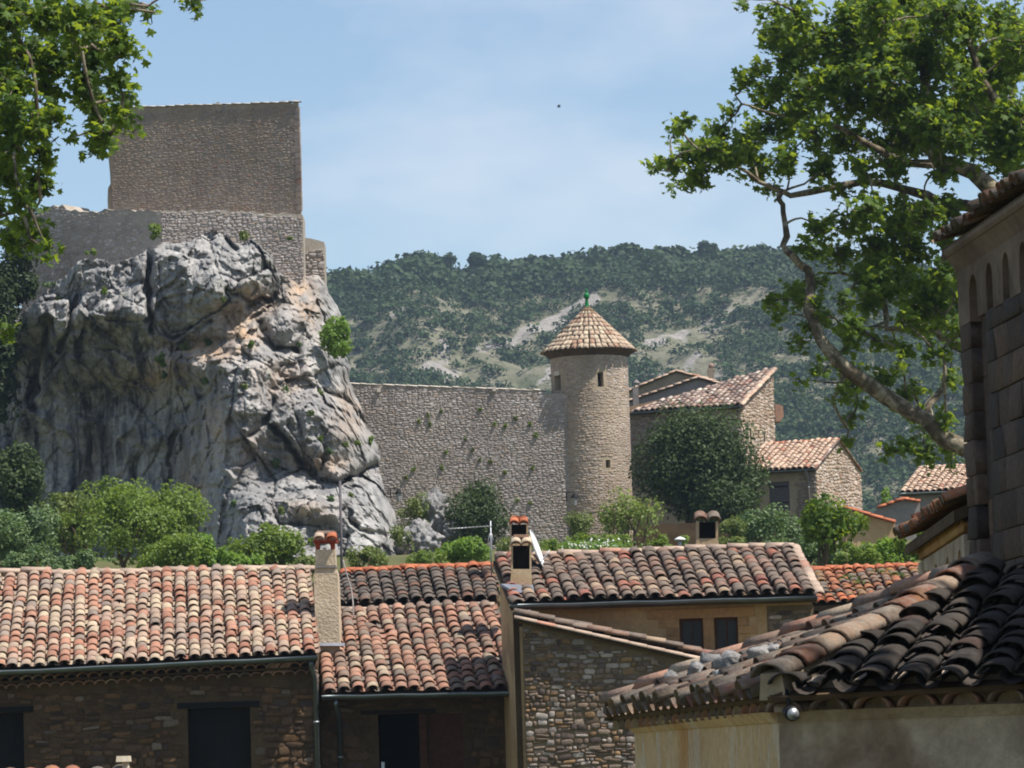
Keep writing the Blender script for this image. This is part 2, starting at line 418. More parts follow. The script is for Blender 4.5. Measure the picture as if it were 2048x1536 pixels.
_g, _nt, _N, _L, _b = newmat('window_glass'); _b.inputs['Base Color'].default_value = (.02, .022, .025, 1); _b.inputs['Roughness'].default_value = .25; _b.inputs['Specular IOR Level'].default_value = .2
MT['glass'] = _g

# ------------------------------------------------------------------ builders: tiles, roofs, walls, stones
def tile_vf(L, w0, w1, h=0.62, th=0.016, seg=6, seed=0):
    """half-round clay tile: lower end (wide) at y=0, upper end at y=L; all quads"""
    R = rng(seed); V = []
    for (y, w) in ((0, w0), (L, w1)):
        for (t) in (0, th):
            for k in range(seg + 1):
                a = math.pi * k / seg; r = w / 2 - t
                V.append((-r * math.cos(a), y + (R.uniform(-.006, .006) if y == 0 else 0), (r * math.sin(a)) * h * 1.25))
    n = seg + 1; Fc = []
    for k in range(seg):
        Fc.append((k, k + 1, 2 * n + k + 1, 2 * n + k))                    # outside
        Fc.append((n + k + 1, n + k, 3 * n + k, 3 * n + k + 1))            # inside
        Fc.append((k + 1, k, n + k, n + k + 1))                            # lower rim
        Fc.append((2 * n + k, 2 * n + k + 1, 3 * n + k + 1, 3 * n + k))    # upper rim
    Fc.append((0, 2 * n, 3 * n, n)); Fc.append((seg, n + seg, 3 * n + seg, 2 * n + seg))
    return np.array(V), np.array(Fc)

def pan_vf(L, w, d=0.03, seg=4):
    V, Fc = [], []
    for y in (0, L):
        for k in range(seg + 1):
            a = math.pi * k / seg
            V.append((-w / 2 * math.cos(a), y, -d * math.sin(a) * (1.0 if y == 0 else .9) + (0.02 if y == 0 else 0)))
    n = seg + 1
    for k in range(seg): Fc.append((k, k + 1, n + k + 1, n + k))
    return np.array(V), np.array(Fc)

def roof(house, E0, E1, R0, R1, ncol, nrow, mat, seed=1, nobj=300, cull=None, rowmat=None, patch=None, wob=.012, deck_mat=None, name='roof', sag=0.0, lift=.0, hfac=.58, deckpts=None):
    """canal-tile roof over the patch E0-E1 (eave) to R0-R1 (top): deck, channel tiles, cover tiles"""
    E0, E1, R0, R1 = [np.asarray(p, float) for p in (E0, E1, R0, R1)]; R = rng(seed)
    def pt(s, t):
        p = (E0 * (1 - s) + E1 * s) * (1 - t) + (R0 * (1 - s) + R1 * s) * t
        if sag: p = p - np.array([0, 0, sag * math.sin(math.pi * s)])
        return p
    deck_mat = deck_mat or MT['mortar_dark']
    wid = np.linalg.norm(E1 - E0) / ncol; wtop = np.linalg.norm(R1 - R0) / ncol
    sl = (np.linalg.norm(R0 - E0) + np.linalg.norm(R1 - E1)) / 2; ex = sl / nrow
    nrm = unit(np.cross(E1 - E0, R0 - E0))
    if nrm[2] < 0: nrm = -nrm
    # deck: a closed slab just under the tiles
    lo = [pt(s, t) - nrm * .035 for s, t in ((0, .012), (1, .012), (1, 1), (0, 1))]; th = np.array([0, 0, -.09])
    deck = hexa(name, [p + th for p in lo], lo, deck_mat, house) if deckpts is None else polyprism(name, [p - nrm * .04 for p in deckpts], th, deck_mat, house)
    wav = wid * .98
    vs = [tile_vf(ex * 1.3, wav * .93, wav * .8 * (wtop / wid) ** .5, hfac, .016, 6, seed * 10 + i) for i in range(3)]
    pv = [pan_vf(ex * 1.3, wid * .7)]
    mats = {id(mat): [mesh_np('roof_tile', V, Fc, mat, True) for V, Fc in vs]}
    cw = R.normal(0, 1, (ncol + 1, 3)); cov = []; pan = []
    for i in range(ncol):
        for j in range(nrow):
            t = j / nrow; s = (i + .5) / ncol
            dx = (cw[i, 0] * math.sin(3 * t + cw[i, 1]) + R.normal(0, .5)) * wob
            p = pt(s, t); q = pt(s, min(1, t + .04))
            y = unit(q - p) if t < .97 else unit(p - pt(s, t - .04)); x = unit(E1 - E0); z = unit(np.cross(x, y))
            if z[2] < 0: z = -z
            x = np.cross(y, z)
            yaw = R.normal(0, .022); x2 = x * math.cos(yaw) + y * math.sin(yaw); y2 = y * math.cos(yaw) - x * math.sin(yaw)
            tl = .05 + R.normal(0, .014); y3 = unit(y2 - z * tl); z3 = np.cross(x2, y3)
            und = .022 * math.sin(2.1 * s * ncol / 4 + seed) * math.sin(3.0 * t + seed * 1.7) + .012 * math.sin(i * 1.3 + j * .6 + seed)
            slip = R.random() < .02
            pos = p + x * dx + z * (.045 + lift + und + R.normal(0, .006)) + y * (R.normal(0, .014) - (R.uniform(.06, .14) if slip else 0))
            if slip: x2 = unit(x2 + y2 * R.normal(0, .14)); y3 = unit(y3 - x2 * (y3 @ x2)); z3 = np.cross(x2, y3)
            sx = 1.0 + (wtop / wid - 1) * t
            if not (cull and cull(p, s, t)):
                cov.append((t, i, j, basis(pos, x2, y3, z3, sx, 1, 1 + R.normal(0, .06))))
            p2 = pt(min(1, (i + 1) / ncol), t)
            if not (cull and cull(p2, s, t)):
                pan.append(basis(p2 + z * (.045 + R.normal(0, .004)), x, unit(y - z * .05), np.cross(x, unit(y - z * .05)), sx, 1, 1))
    cov.sort(key=lambda c: c[0])
    for n, (t, i, j, M) in enumerate(cov[:nobj]):
        mt = (rowmat or {}).get(j, mat)
        if patch:
            pm = patch(i, j)
            if pm is not None: mt = pm
        if id(mt) not in mats: mats[id(mt)] = [mesh_np('roof_tile', V, Fc, mt, True) for V, Fc in vs]
        put('roof_tile', mats[id(mt)][int(R.integers(3))], deck, M)
    if len(cov) > nobj:
        rest = cov[nobj:]
        join('roof_tiles', vs, [c[3] for c in rest], [int(R.integers(3)) for _ in rest], mat, deck, 'stuff', seed, True)
    join('channel_tiles', pv, pan, [0] * len(pan), mat, deck, 'stuff', seed + 5, True)
    return deck

def ridge(parent, p0, p1, n, w, mat, seed=3, name='ridge_tile', up=(0, 0, 1), h=.6, bed=None):
    """a run of half-round tiles along p0-p1, each lapping the next"""
    p0 = np.asarray(p0, float); p1 = np.asarray(p1, float); R = rng(seed)
    L = np.linalg.norm(p1 - p0) / n; y = unit(p1 - p0); z = np.asarray(up, float); x = unit(np.cross(y, z)); z = np.cross(x, y)
    V, Fc = tile_vf(L * 1.12, w, w * .86, h, .02, 6, seed); me = mesh_np(name, V, Fc, mat, True)
    for i in range(n):
        p = p0 + y * L * i + z * R.normal(0, .008) + x * R.normal(0, .008)
        yy = unit(y - z * .03 + x * R.normal(0, .012)); xx = unit(np.cross(yy, z)); zz = np.cross(xx, yy)
        put(name, me, parent, basis(p, xx, yy, zz))
    if bed:
        a, b = p0 - z * .0, p1 - z * .0; o = x * w * .36; dn = np.array([0, 0, -.12]); u2 = z * .03
        hexa('mortar_bed', [a - o + dn, a + o + dn, b + o + dn, b - o + dn], [a - o * .8 + u2, a + o * .8 + u2, b + o * .8 + u2, b - o * .8 + u2], bed, parent)

def gutter(parent, p0, p1, r=.065, mat=None):
    """half-round gutter hung along an eave, with end caps and brackets"""
    p0 = np.asarray(p0, float); p1 = np.asarray(p1, float); n = 10
    y = unit(p1 - p0); z = np.array([0, 0, 1.0]); x = unit(np.cross(y, z))
    V, Fc = [], []; k = 8
    for i in range(n + 1):
        c = p0 + (p1 - p0) * i / n + z * .006 * math.sin(i * 2.1)
        for rr in (r, r - .006):
            for a in range(k + 1):
                an = math.pi * a / k; V.append(c + x * rr * math.cos(an) - z * rr * math.sin(an) * 1.05)
    m = 2 * (k + 1)
    for i in range(n):
        for a in range(k):
            Fc.append((i * m + a, i * m + a + 1, (i + 1) * m + a + 1, (i + 1) * m + a))
            Fc.append((i * m + k + 1 + a + 1, i * m + k + 1 + a, (i + 1) * m + k + 1 + a, (i + 1) * m + k + 1 + a + 1))
        for a in (0, k): Fc.append((i * m + a, (i + 1) * m + a, (i + 1) * m + k + 1 + a, i * m + k + 1 + a))
    Fc.append(tuple(range(k + 1))); Fc.append(tuple(n * m + a for a in range(k, -1, -1)))
    g = put('gutter', mesh_py('gutter', V, Fc, mat or MT['zinc'], True), parent)
    return g

def downpipe(parent, top, bot, r=.04, mat=None):
    top = np.asarray(top, float); bot = np.asarray(bot, float)
    k = top + np.array([0, .22, -.22]) if abs(top[1] - bot[1]) > .02 else top
    g = tube('downpipe', [top, top - np.array([0, 0, .06]), np.array([bot[0], bot[1], top[2] - .3]), bot], r, mat or MT['zinc'], parent, 10)
    for f in (.12, .35, .6):
        c = np.array([bot[0], bot[1], top[2] - .3]) * (1 - f) + bot * f
        tube('bracket', [c, c + np.array([0, 0, .03])], r * 1.25, MT['galv'], g, 10)
    return g

def flatmap(O, U, N):
    O = np.asarray(O, float); U = unit(U); N = unit(N); Vv = np.array([0, 0, 1.0])
    return lambda u, v: (O + U * u + Vv * v, U, Vv, N)

def stone_vf(seed, K=8, flat=.0):
    R = rng(seed); V = []
    ang = np.sort((np.arange(K) + R.uniform(-.28, .28, K)) / K * 2 * math.pi)
    e = R.uniform(3.0, 7.0)
    rad = 0.5 / (np.abs(np.cos(ang)) ** e + np.abs(np.sin(ang)) ** e) ** (1 / e) * R.uniform(.88, 1.0, K)
    for s, z in ((1.0, -.4), (.98, .5), (.86, .9)):
        for a, r in zip(ang, rad): V.append((r * s * math.cos(a), r * s * math.sin(a), z + (R.uniform(-.22, .22) if z > .5 else 0)))
    V.append((R.uniform(-.08, .08), R.uniform(-.08, .08), 1.0)); Fc = []
    for q in (0, 1):
        for k in range(K):
            k2 = (k + 1) % K; a, b, c, d = q * K + k, q * K + k2, (q + 1) * K + k2, (q + 1) * K + k
            Fc += [(a, b, c), (a, c, d)]
    for k in range(K): Fc.append((2 * K + k, 2 * K + (k + 1) % K, 3 * K))
    return np.array(V), np.array(Fc)
STV = [stone_vf(100 + i) for i in range(10)]
STV6 = [stone_vf(130 + i, 6) for i in range(10)]
STVA = []
def ashlar_vf(seed):
    R = rng(seed); V = []
    for s, z in ((.5, -.5), (.5, .86), (.488, 1.0)):
        for x, y in ((-1, -1), (1, -1), (1, 1), (-1, 1)): V.append((x * s + R.uniform(-.008, .008), y * (s if s == .5 else .48) + R.uniform(-.012, .012), z + (R.uniform(-.12, .12) if z == 1 else 0)))
    Fc = []
    for q in (0, 1):
        for k in range(4):
            k2 = (k + 1) % 4; a, b, c, d = q * 4 + k, q * 4 + k2, q * 4 + 4 + k2, q * 4 + 4 + k
            Fc += [(a, b, c), (a, c, d)]
    Fc += [(8, 9, 10), (8, 10, 11)]
    return np.array(V), np.array(Fc)
STVA = [ashlar_vf(300 + i) for i in range(6)]

def stones(parent, fmap, W_, H_, holes, sw, sh, mat, seed=1, nobj=300, depth=.035, joint=.014, cull=None, ashlar=False, minobj=0.0, name='stone', u0=0.0, v0=0.0, fill=1.0, far=False):
    """masonry laid over a wall: courses of single stones proud of recessed joints"""
    R = rng(seed); cells = []; v = v0
    while v < v0 + H_:
        h = sh * (R.uniform(.85, 1.15) if ashlar else R.uniform(.6, 1.5)); h = min(h, v0 + H_ - v + .02); u = u0 - (R.uniform(0, sw) if ashlar else R.uniform(0, sw * .5))
        while u < u0 + W_:
            w = sw * (R.uniform(.65, 1.5) if ashlar else R.uniform(.45, 1.75))
            a, b = max(u, u0), min(u + w, u0 + W_)
            if b - a > .05:
                if (not ashlar) and h > sh * 1.15 and R.random() < .35: parts = [(a, b, v, v + h * .52), (a, b, v + h * .52, v + h)]
                else: parts = [(a, b, v, v + h)]
                for (a_, b_, c_, d_) in parts:
                    ok = all(not (b_ > hx0 + .01 and a_ < hx1 - .01 and d_ > hy0 + .01 and c_ < hy1 - .01) for hx0, hx1, hy0, hy1 in holes)
                    if ok and R.random() < fill and not (cull and cull((a_ + b_) / 2, (c_ + d_) / 2)): cells.append((a_, b_, c_, d_))
            u += w
        v += h
    vs = STVA if ashlar else (STV6 if far else STV)
    if not ashlar:      # courses wander up and down, stones differ in height
        cells = [(a, b, c + o, d + o) for a, b, c, d in cells for o in (sh * .55 * math.sin(a * 1.7 + c * 2.3 + seed) + R.normal(0, sh * .16),)]
        cells = [q for q in cells if all(not (q[1] > hx0 + .01 and q[0] < hx1 - .01 and q[3] > hy0 + .01 and q[2] < hy1 - .01) for hx0, hx1, hy0, hy1 in holes) and not (cull and cull((q[0] + q[1]) / 2, q[3]))]
    cells.sort(key=lambda c: -(c[1] - c[0]) * (c[3] - c[2]))
    mes = None; rest = []; ridx = []
    for n, (a, b, c, d) in enumerate(cells):
        p, U, Vv, Nn = fmap((a + b) / 2, (c + d) / 2); vi = int(R.integers(len(vs)))
        an = 0 if ashlar else R.normal(0, .10); x = U * math.cos(an) + Vv * math.sin(an); y = Vv * math.cos(an) - U * math.sin(an)
        if not ashlar and R.random() < .5: x, y = -x, -y
        M = basis(p, x, y, Nn, (b - a) - joint, (d - c) - joint, depth * (R.uniform(.94, 1.06) if ashlar else R.uniform(.5, 1.5)))
        if n < nobj and (b - a) * (d - c) >= minobj:
            if mes is None: mes = [mesh_np(name, V, Fc, mat) for V, Fc in vs]
            put(name, mes[vi], parent, M)
        else: rest.append(M); ridx.append(vi)
    if rest: join('masonry', vs, rest, ridx, mat, parent, 'stuff', seed)

def front_sheet(O, U, W_, H_, holes, inset=.25):
    """vertical wall sheet with real openings and their reveals; V/F data"""
    O = np.asarray(O, float); U = unit(U); N = np.array([-U[1], U[0], 0]); Zv = np.array([0, 0, 1.0])   # N points into the wall
    us = sorted(set([0, W_] + [min(max(h[i], 0), W_) for h in holes for i in (0, 1)])); vs_ = sorted(set([0, H_] + [min(max(h[i], 0), H_) for h in holes for i in (2, 3)]))
    V, Fc = [], []
    def quad(*ps):
        o = len(V); V.extend(ps); Fc.append((o, o + 1, o + 2, o + 3))
    P = lambda u, v, d=0: O + U * u + Zv * v + N * d
    for a, b in zip(us[:-1], us[1:]):
        for c, d in zip(vs_[:-1], vs_[1:]):
            if any(h[0] < (a + b) / 2 < h[1] and h[2] < (c + d) / 2 < h[3] for h in holes): continue
            quad(P(a, c), P(b, c), P(b, d), P(a, d))
    for a, b, c, d in holes:
        quad(P(a, c), P(a, d), P(a, d, inset), P(a, c, inset)); quad(P(b, d), P(b, c), P(b, c, inset), P(b, d, inset))
        quad(P(a, d), P(b, d), P(b, d, inset), P(a, d, inset)); quad(P(b, c), P(a, c), P(a, c, inset), P(b, c, inset))
    return V, Fc

def polyprism(name, pts, dvec, mat, parent=None):
    """flat outline given real thickness along dvec"""
    n = len(pts); d = np.asarray(dvec, float); V = [np.asarray(p, float) for p in pts] + [np.asarray(p, float) + d for p in pts]
    Fc = [tuple(range(n)), tuple(range(2 * n - 1, n - 1, -1))] + [(i, i + n, (i + 1) % n + n, (i + 1) % n) for i in range(n)]
    return put(name, mesh_py(name, V, Fc, mat), parent)

def planks(parent, O, U, N, w, h, n, mat, th=.03, name='plank', gap=.006, seed=5):
    """vertical boards, each its own piece; O = lower left corner of the outer face"""
    R = rng(seed); U = unit(U); N = unit(N); Zv = np.array([0, 0, 1.0]); bw = w / n
    for i in range(n):
        a = np.asarray(O, float) + U * (i * bw + gap / 2); f = N * R.uniform(0, .006); b = a + U * (bw - gap)
        hexa(name, [a + f, b + f, b - N * th, a - N * th], [a + f + Zv * h, b + f + Zv * h, b - N * th + Zv * h, a - N * th + Zv * h], mat, parent)

# ------------------------------------------------------------------ foliage
def leaf_quads(C, S, Nn, R, fold=.25, asp=.6):
    """diamond leaves: centres C (n,3), sizes S (n), preferred normals Nn; two triangles each"""
    n = len(C); t = R.normal(0, 1, (n, 3)); nn = Nn + R.normal(0, .55, (n, 3)); nn /= np.linalg.norm(nn, axis=1)[:, None]
    t -= nn * np.sum(t * nn, 1)[:, None]; t /= np.linalg.norm(t, axis=1)[:, None]; b = np.cross(nn, t)
    s = S[:, None]
    V = np.stack([C - t * s * .5, C + b * s * .5 * asp + nn * s * fold * .3, C + t * s * .5 - nn * s * .08, C - b * s * .5 * asp + nn * s * fold * .3], 1).reshape(-1, 3)
    i = np.arange(n)[:, None] * 4
    return V, np.concatenate([np.concatenate([i, i + 1, i + 2], 1), np.concatenate([i, i + 2, i + 3], 1)], 0)

_ang = [90, 68, 52, 38, 18, -2, -28, -60, -90]
_rad = [1.0, .55, .72, .92, .5, .66, .80, .36, .42]
_h = [(r * math.cos(math.radians(a)), r * math.sin(math.radians(a))) for a, r in zip(_ang, _rad)]
LOBE = _h + [(-x, y) for x, y in _h[-2:0:-1]]
def leaf_lobed(C, S, Nn, Tip, R):
    """five-lobed plane leaves as fans round the leaf centre"""
    n = len(C); nn = Nn + R.normal(0, .5, (n, 3)); nn /= np.linalg.norm(nn, axis=1)[:, None]
    t = Tip + R.normal(0, .5, (n, 3)); t -= nn * np.sum(t * nn, 1)[:, None]; t /= np.linalg.norm(t, axis=1)[:, None]; b = np.cross(t, nn)
    K = len(LOBE); s = S[:, None]; vs = [C + nn * s * .06]
    for x, y in LOBE: vs.append(C + b * s * .56 * x + t * s * .56 * y - nn * s * .16 * (x * x + max(y, 0) ** 2 * .6))
    V = np.stack(vs, 1).reshape(-1, 3); i = np.arange(n)[:, None] * (K + 1); Fc = []
    for k in range(K): Fc.append(np.concatenate([i, i + 1 + k, i + 1 + (k + 1) % K], 1))
    return V, np.stack(Fc, 1).reshape(-1, 3), K

def bush(name, label, cat, px, py, rx, ry, Y, mat, n=3500, leaf=.10, seed=1, group=None, ybase=None, stems=4, wood=None, lobes=12, depthf=1.0, sparse=0.13, spiky=0.0, crown='crown', trunk='stem'):
    """shrub or tree: uneven clumps of single leaves on stems"""
    R = rng(seed); sc = Y / F; c = W(px, py, Y); RX = rx * sc; RZ = ry * sc; RY = RX * depthf
    yb = ybase if ybase else py + ry; base = W(px, yb, Y)
    root = thing(name, label, cat, base, group)
    lob = []
    for i in range(lobes):
        d = R.normal(0, 1, 3); d /= np.linalg.norm(d); d[2] = d[2] * .9 + .12; rr = R.uniform(.35, .78)
        lr = R.uniform(.26, .46)
        lob.append((c + d * np.array([RX, RY, RZ]) * rr, lr * min(RX, RZ) * R.uniform(.8, 1.3) + .12 * max(RX, RZ)))
        if i % 2 == 0: d2 = unit(d + R.normal(0, .5, 3)); lob.append((c + d2 * np.array([RX, RY, RZ]) * R.uniform(.8, 1.02), min(RX, RZ) * R.uniform(.10, .2)))
    lob.append((c, .5 * min(RX, RZ)))
    wts = np.array([l[1] ** 2 for l in lob]); wts /= wts.sum(); idx = R.choice(len(lob), n, p=wts)
    LC = np.array([l[0] for l in lob])[idx]; LR = np.array([l[1] for l in lob])[idx]
    d = R.normal(0, 1, (n, 3)); d /= np.linalg.norm(d, axis=1)[:, None]
    rad = R.uniform(0, 1, n) ** .28
    lump = 1 + .22 * vnoise(d[:, 0] * 2.5 + idx * 7.1, d[:, 1] * 2.5, d[:, 2] * 2.5, seed)
    C = LC + d * (LR * rad * lump)[:, None] * np.array([1, 1, .95])
    if spiky: C[:, 2] += (R.uniform(0, 1, n) ** 6) * spiky * RZ
    if sparse and rx > 20:
        k = fbm(C[:, 0] * 2.2, C[:, 1] * 2.2, C[:, 2] * 2.2, 2, seed + 3) > sparse - .5
        C = C[k]; d = d[k]
    zlim = base[2] - .25
    k = C[:, 2] > zlim; C = C[k]; d = d[k]
    S = leaf * R.uniform(.45, 1.6, len(C))
    V, Fc = leaf_quads(C, S, d * .8 + np.array([.1, -.15, .5]), R)
    rn = R.random(len(C)); put(crown, mesh_np(crown, V, Fc, mat, False, np.concatenate([rn, rn])), root)
    parts = []
    for i in range(stems):
        l = lob[i % len(lob)][0]; b = base + np.array([R.uniform(-.3, .3) * RX, R.uniform(-.2, .2) * RX, -.4]); m = b * .5 + l * .5 + R.normal(0, .08, 3) * RX
        r0 = max(.02, .05 * min(RX, RZ)); parts.append(tube_data([b, b * .7 + m * .3, m, l], [r0 * 1.4, r0 * 1.2, r0 * .8, r0 * .3], 6))
    if parts: merge(trunk, parts, wood or MT['bark'], root, True)
    return root

def leafy_tree(name, label, cat, limbs, blobs, Y, leaf, mat, bark, seed, dens=1.8, rdepth=1.6, grow=1.0):
    """plane tree: limbs given as runs of (px, py, radius px, depth offset), leaves in sprays round clump centres"""
    R = rng(seed); sc = Y / F
    pts0 = [W(p[0], p[1], Y + p[3]) for p in limbs[0]]
    root = thing(name, label, cat, pts0[0])
    nodes = []
    parts = []
    for li, lb in enumerate(limbs):
        P = [W(p[0], p[1], Y + p[3]) for p in lb]; r = [p[2] * sc for p in lb]
        # smooth the run and give it small kinks
        Q, q = [], []
        for a, b, ra, rb in zip(P[:-1], P[1:], r[:-1], r[1:]):
            k = max(2, int(np.linalg.norm(b - a) / .35))
            for t in range(k): Q.append(a + (b - a) * t / k + R.normal(0, .03, 3) * (li > 0)); q.append((ra + (rb - ra) * t / k) * R.uniform(.92, 1.1))
        Q.append(P[-1]); q.append(r[-1])
        parts.append((li, tube_data(Q, q, 9))); nodes += Q[1:]
    tr = put('trunk', mesh_py('trunk', parts[0][1][0], parts[0][1][1], bark, True), root)
    for li, (V, Fc) in parts[1:]: put('limb', mesh_py('limb', V, Fc, bark, True), tr)
    nodes = np.array(nodes); twigs = []
    Cs, Ss, Ns, Ts = [], [], [], []
    cen = [W(q[0], q[1], Y) for q in blobs]; order = sorted(range(len(blobs)), key=lambda k: float(np.min(np.linalg.norm(nodes - cen[k], axis=1))))
    for bl in [blobs[k] for k in order]:
        bx, by, br = bl[:3]; br = br * (1 + (grow - 1) * min(1, br / 40)); dn = bl[3] if len(bl) > 3 else 1.0
        c = W(bx, by, Y + R.uniform(-rdepth, rdepth)); rad = br * sc
        n = int(dens * dn * math.pi * br * br / (.5 * (leaf / sc) ** 2)) + 3
        near = nodes[np.argmin(np.linalg.norm(nodes - c, axis=1))]; dl = np.linalg.norm(c - near); bow = R.normal(0, .10, 3) * dl + np.array([0, 0, .08 * dl])
        run = [near + (c - near) * f + bow * math.sin(math.pi * f) + R.normal(0, .012, 3) * dl * (0 < f < 1) for f in (0, .17, .34, .5, .67, .84, 1)]
        twigs.append(tube_data(run, [.026, .024, .021, .018, .015, .012, .009], 5, False)); nodes = np.concatenate([nodes, np.array(run[3:])])
        ng = max(2, n // 9)
        for g in range(ng):
            d = R.normal(0, 1, 3); d /= np.linalg.norm(d); e = c + d * rad * R.uniform(.25, 1.0) * np.array([1, 1.25, 1])
            twigs.append(tube_data([c, (c + e) / 2 + R.normal(0, .05, 3), e], [.010, .008, .004], 4, False))
            m = max(3, int(n / ng)); t = R.uniform(.45, 1.05, m)[:, None]
            C = c + (e - c) * t + R.normal(0, .26 * leaf / .14 * .28, (m, 3))
            Cs.append(C); Ss.append(leaf * R.uniform(.45, 1.35, m)); Ns.append(np.tile(np.array([.15, -.25, .75]), (m, 1)) + R.normal(0, .35, (m, 3)))
            Ts.append(np.tile(d * .6 + np.array([0, 0, -.8]), (m, 1)))
    C = np.concatenate(Cs); S = np.concatenate(Ss)
    V, Fc, K = leaf_lobed(C, S, np.concatenate(Ns), np.concatenate(Ts), R)
    rn = np.repeat(R.random(len(C)), K)
    put('crown', mesh_np('crown', V, Fc, mat, False, rn), root)
    merge('twigs', twigs, bark, root, True, 'stuff')
    return root

def bark_mat(name, cols, scale=3.0):
    m, nt, N, L, b = newmat(name)
    n1 = noise_node(nt, scale, 3, .5, distort=.6); n2 = noise_node(nt, 20, 4)
    col = ramp(nt, n1, [(p, srgb(*c)) for p, c in cols])
    col = mix(nt, 1.0, col, ramp(nt, n2, [(.3, (.75, .75, .75)), (.7, (1.1, 1.1, 1.1))]), 'MULTIPLY')
    L.new(col, b.inputs['Base Color']); bump(nt, b, n2, .4, .01); return m
MT['bark'] = bark_mat('bark_brown', [(.35, (74, 60, 46)), (.65, (104, 88, 68))])
MT['bark_plane'] = bark_mat('bark_plane_mottled', [(.36, (76, 67, 54)), (.5, (104, 93, 76)), (.6, (150, 140, 120)), (.68, (118, 107, 84))], 4.0)
MT['leaf_plane'] = leaf_mat('leaf_plane', (.030, .066, .010), (.085, .148, .018), (.33, .43, .035), .46, .2)
MT['leaf_oak'] = leaf_mat('leaf_holm_oak', (.018, .034, .010), (.065, .095, .03), (.08, .13, .02), .22, .18)
MT['leaf_bush'] = leaf_mat('leaf_bush', (.055, .105, .014), (.17, .24, .035), (.28, .38, .035), .38)
MT['leaf_bush_olive'] = leaf_mat('leaf_bush_olive', (.06, .095, .018), (.17, .205, .045), (.22, .28, .04), .32)
MT['leaf_grey'] = leaf_mat('leaf_grey_green', (.055, .10, .035), (.14, .21, .075), (.16, .25, .05), .3)
MT['leaf_bright'] = leaf_mat('leaf_bright', (.07, .14, .016), (.17, .28, .035), (.28, .42, .035), .4)
MT['leaf_lime'] = leaf_mat('leaf_lime', (.10, .15, .025), (.22, .28, .06), (.28, .36, .06), .4)
MT['leaf_hill'] = leaf_mat('leaf_hill', (.019, .038, .017), (.058, .090, .034), (.05, .085, .02), .22, .1)
MT['leaf_ivy'] = leaf_mat('leaf_ivy', (.016, .028, .012), (.04, .06, .02), (.05, .09, .02), .2, .15)
MT['petal'] = leaf_mat('petal_white', (.75, .75, .68), (.9, .9, .85), (.6, .6, .5), .3)

# ------------------------------------------------------------------ the setting: ground, hill, cliff
def ground_z(x, y):
    r = sstep(88, 140, y) * 11.2
    r = r - sstep(205, 330, y) * 8.0
    return r + fbm(x * .06, y * .06, x * 0, 3, 4) * .35 * sstep(80, 100, y)

def build_ground():
    xs = np.concatenate([np.linspace(-2400, -60, 14), np.linspace(-50, 50, 60), np.linspace(60, 2400, 14)])
    ys = np.concatenate([np.linspace(-60, 60, 10), np.linspace(64, 260, 70), np.linspace(280, 3000, 24)])
    X, Y = np.meshgrid(xs, ys); Z = ground_z(X, Y)
    nx, ny = len(xs), len(ys); i = (np.arange(ny - 1)[:, None] * nx + np.arange(nx - 1)).ravel()
    Fc = np.stack([i, i + 1, i + nx + 1, i + nx], 1)
    m, nt, N, L, b = newmat('ground_dry_grass')
    col = ramp(nt, noise_node(nt, .35, 6, .65), [(.35, srgb(70, 78, 42)), (.5, srgb(92, 90, 58)), (.65, srgb(66, 82, 38))])
    L.new(col, b.inputs['Base Color']); bump(nt, b, noise_node(nt, 3, 5), .6, .1)
    o = put('ground', mesh_np('ground', np.stack([X, Y, Z], -1).reshape(-1, 3), Fc, m, True), None, None, 'structure')
    return o
build_ground()

RU = [300, 560, 650, 700, 760, 800, 850, 900, 925, 960, 1000, 1100, 1180, 1250, 1350, 1450, 1550, 1700, 1850, 2048, 2400]
RV = [14 + q for q in (600, 565, 552, 556, 545, 527, 518, 528, 548, 541, 536, 528, 518, 508, 512, 508, 506, 520, 540, 575, 640)]
def hill_z(X, Y):
    u = 1024 + F * X / Y
    v = np.interp(u, RU, RV) + 5 * vnoise(u * .03, u * 0, u * 0, 5)
    yr = 850.0
    zr = EYE[2] + (1540 - (u - 1024) * math.tan(ROLL) - v) / F * yr
    t = (Y - 540) / (yr - 540); g = np.where(t < 1, np.clip(t, -.2, 1) ** 1.0 * .72 + .28 * np.sin(np.clip(t, 0, 1) * math.pi / 2), 1 - (t - 1) * .6)
    g = np.where(t < 0, t, g)
    amp = sstep(0, .25, t) * (1 - sstep(.8, 1.0, t))
    z0 = 8.0
    gul = fbm(X * .025 + Y * .012, Y * .012, X * 0, 4, 11) * 5.0 + fbm(X * .12, Y * .12, X * 0, 3, 12) * 1.0
    return z0 + (zr - z0) * g + gul * amp

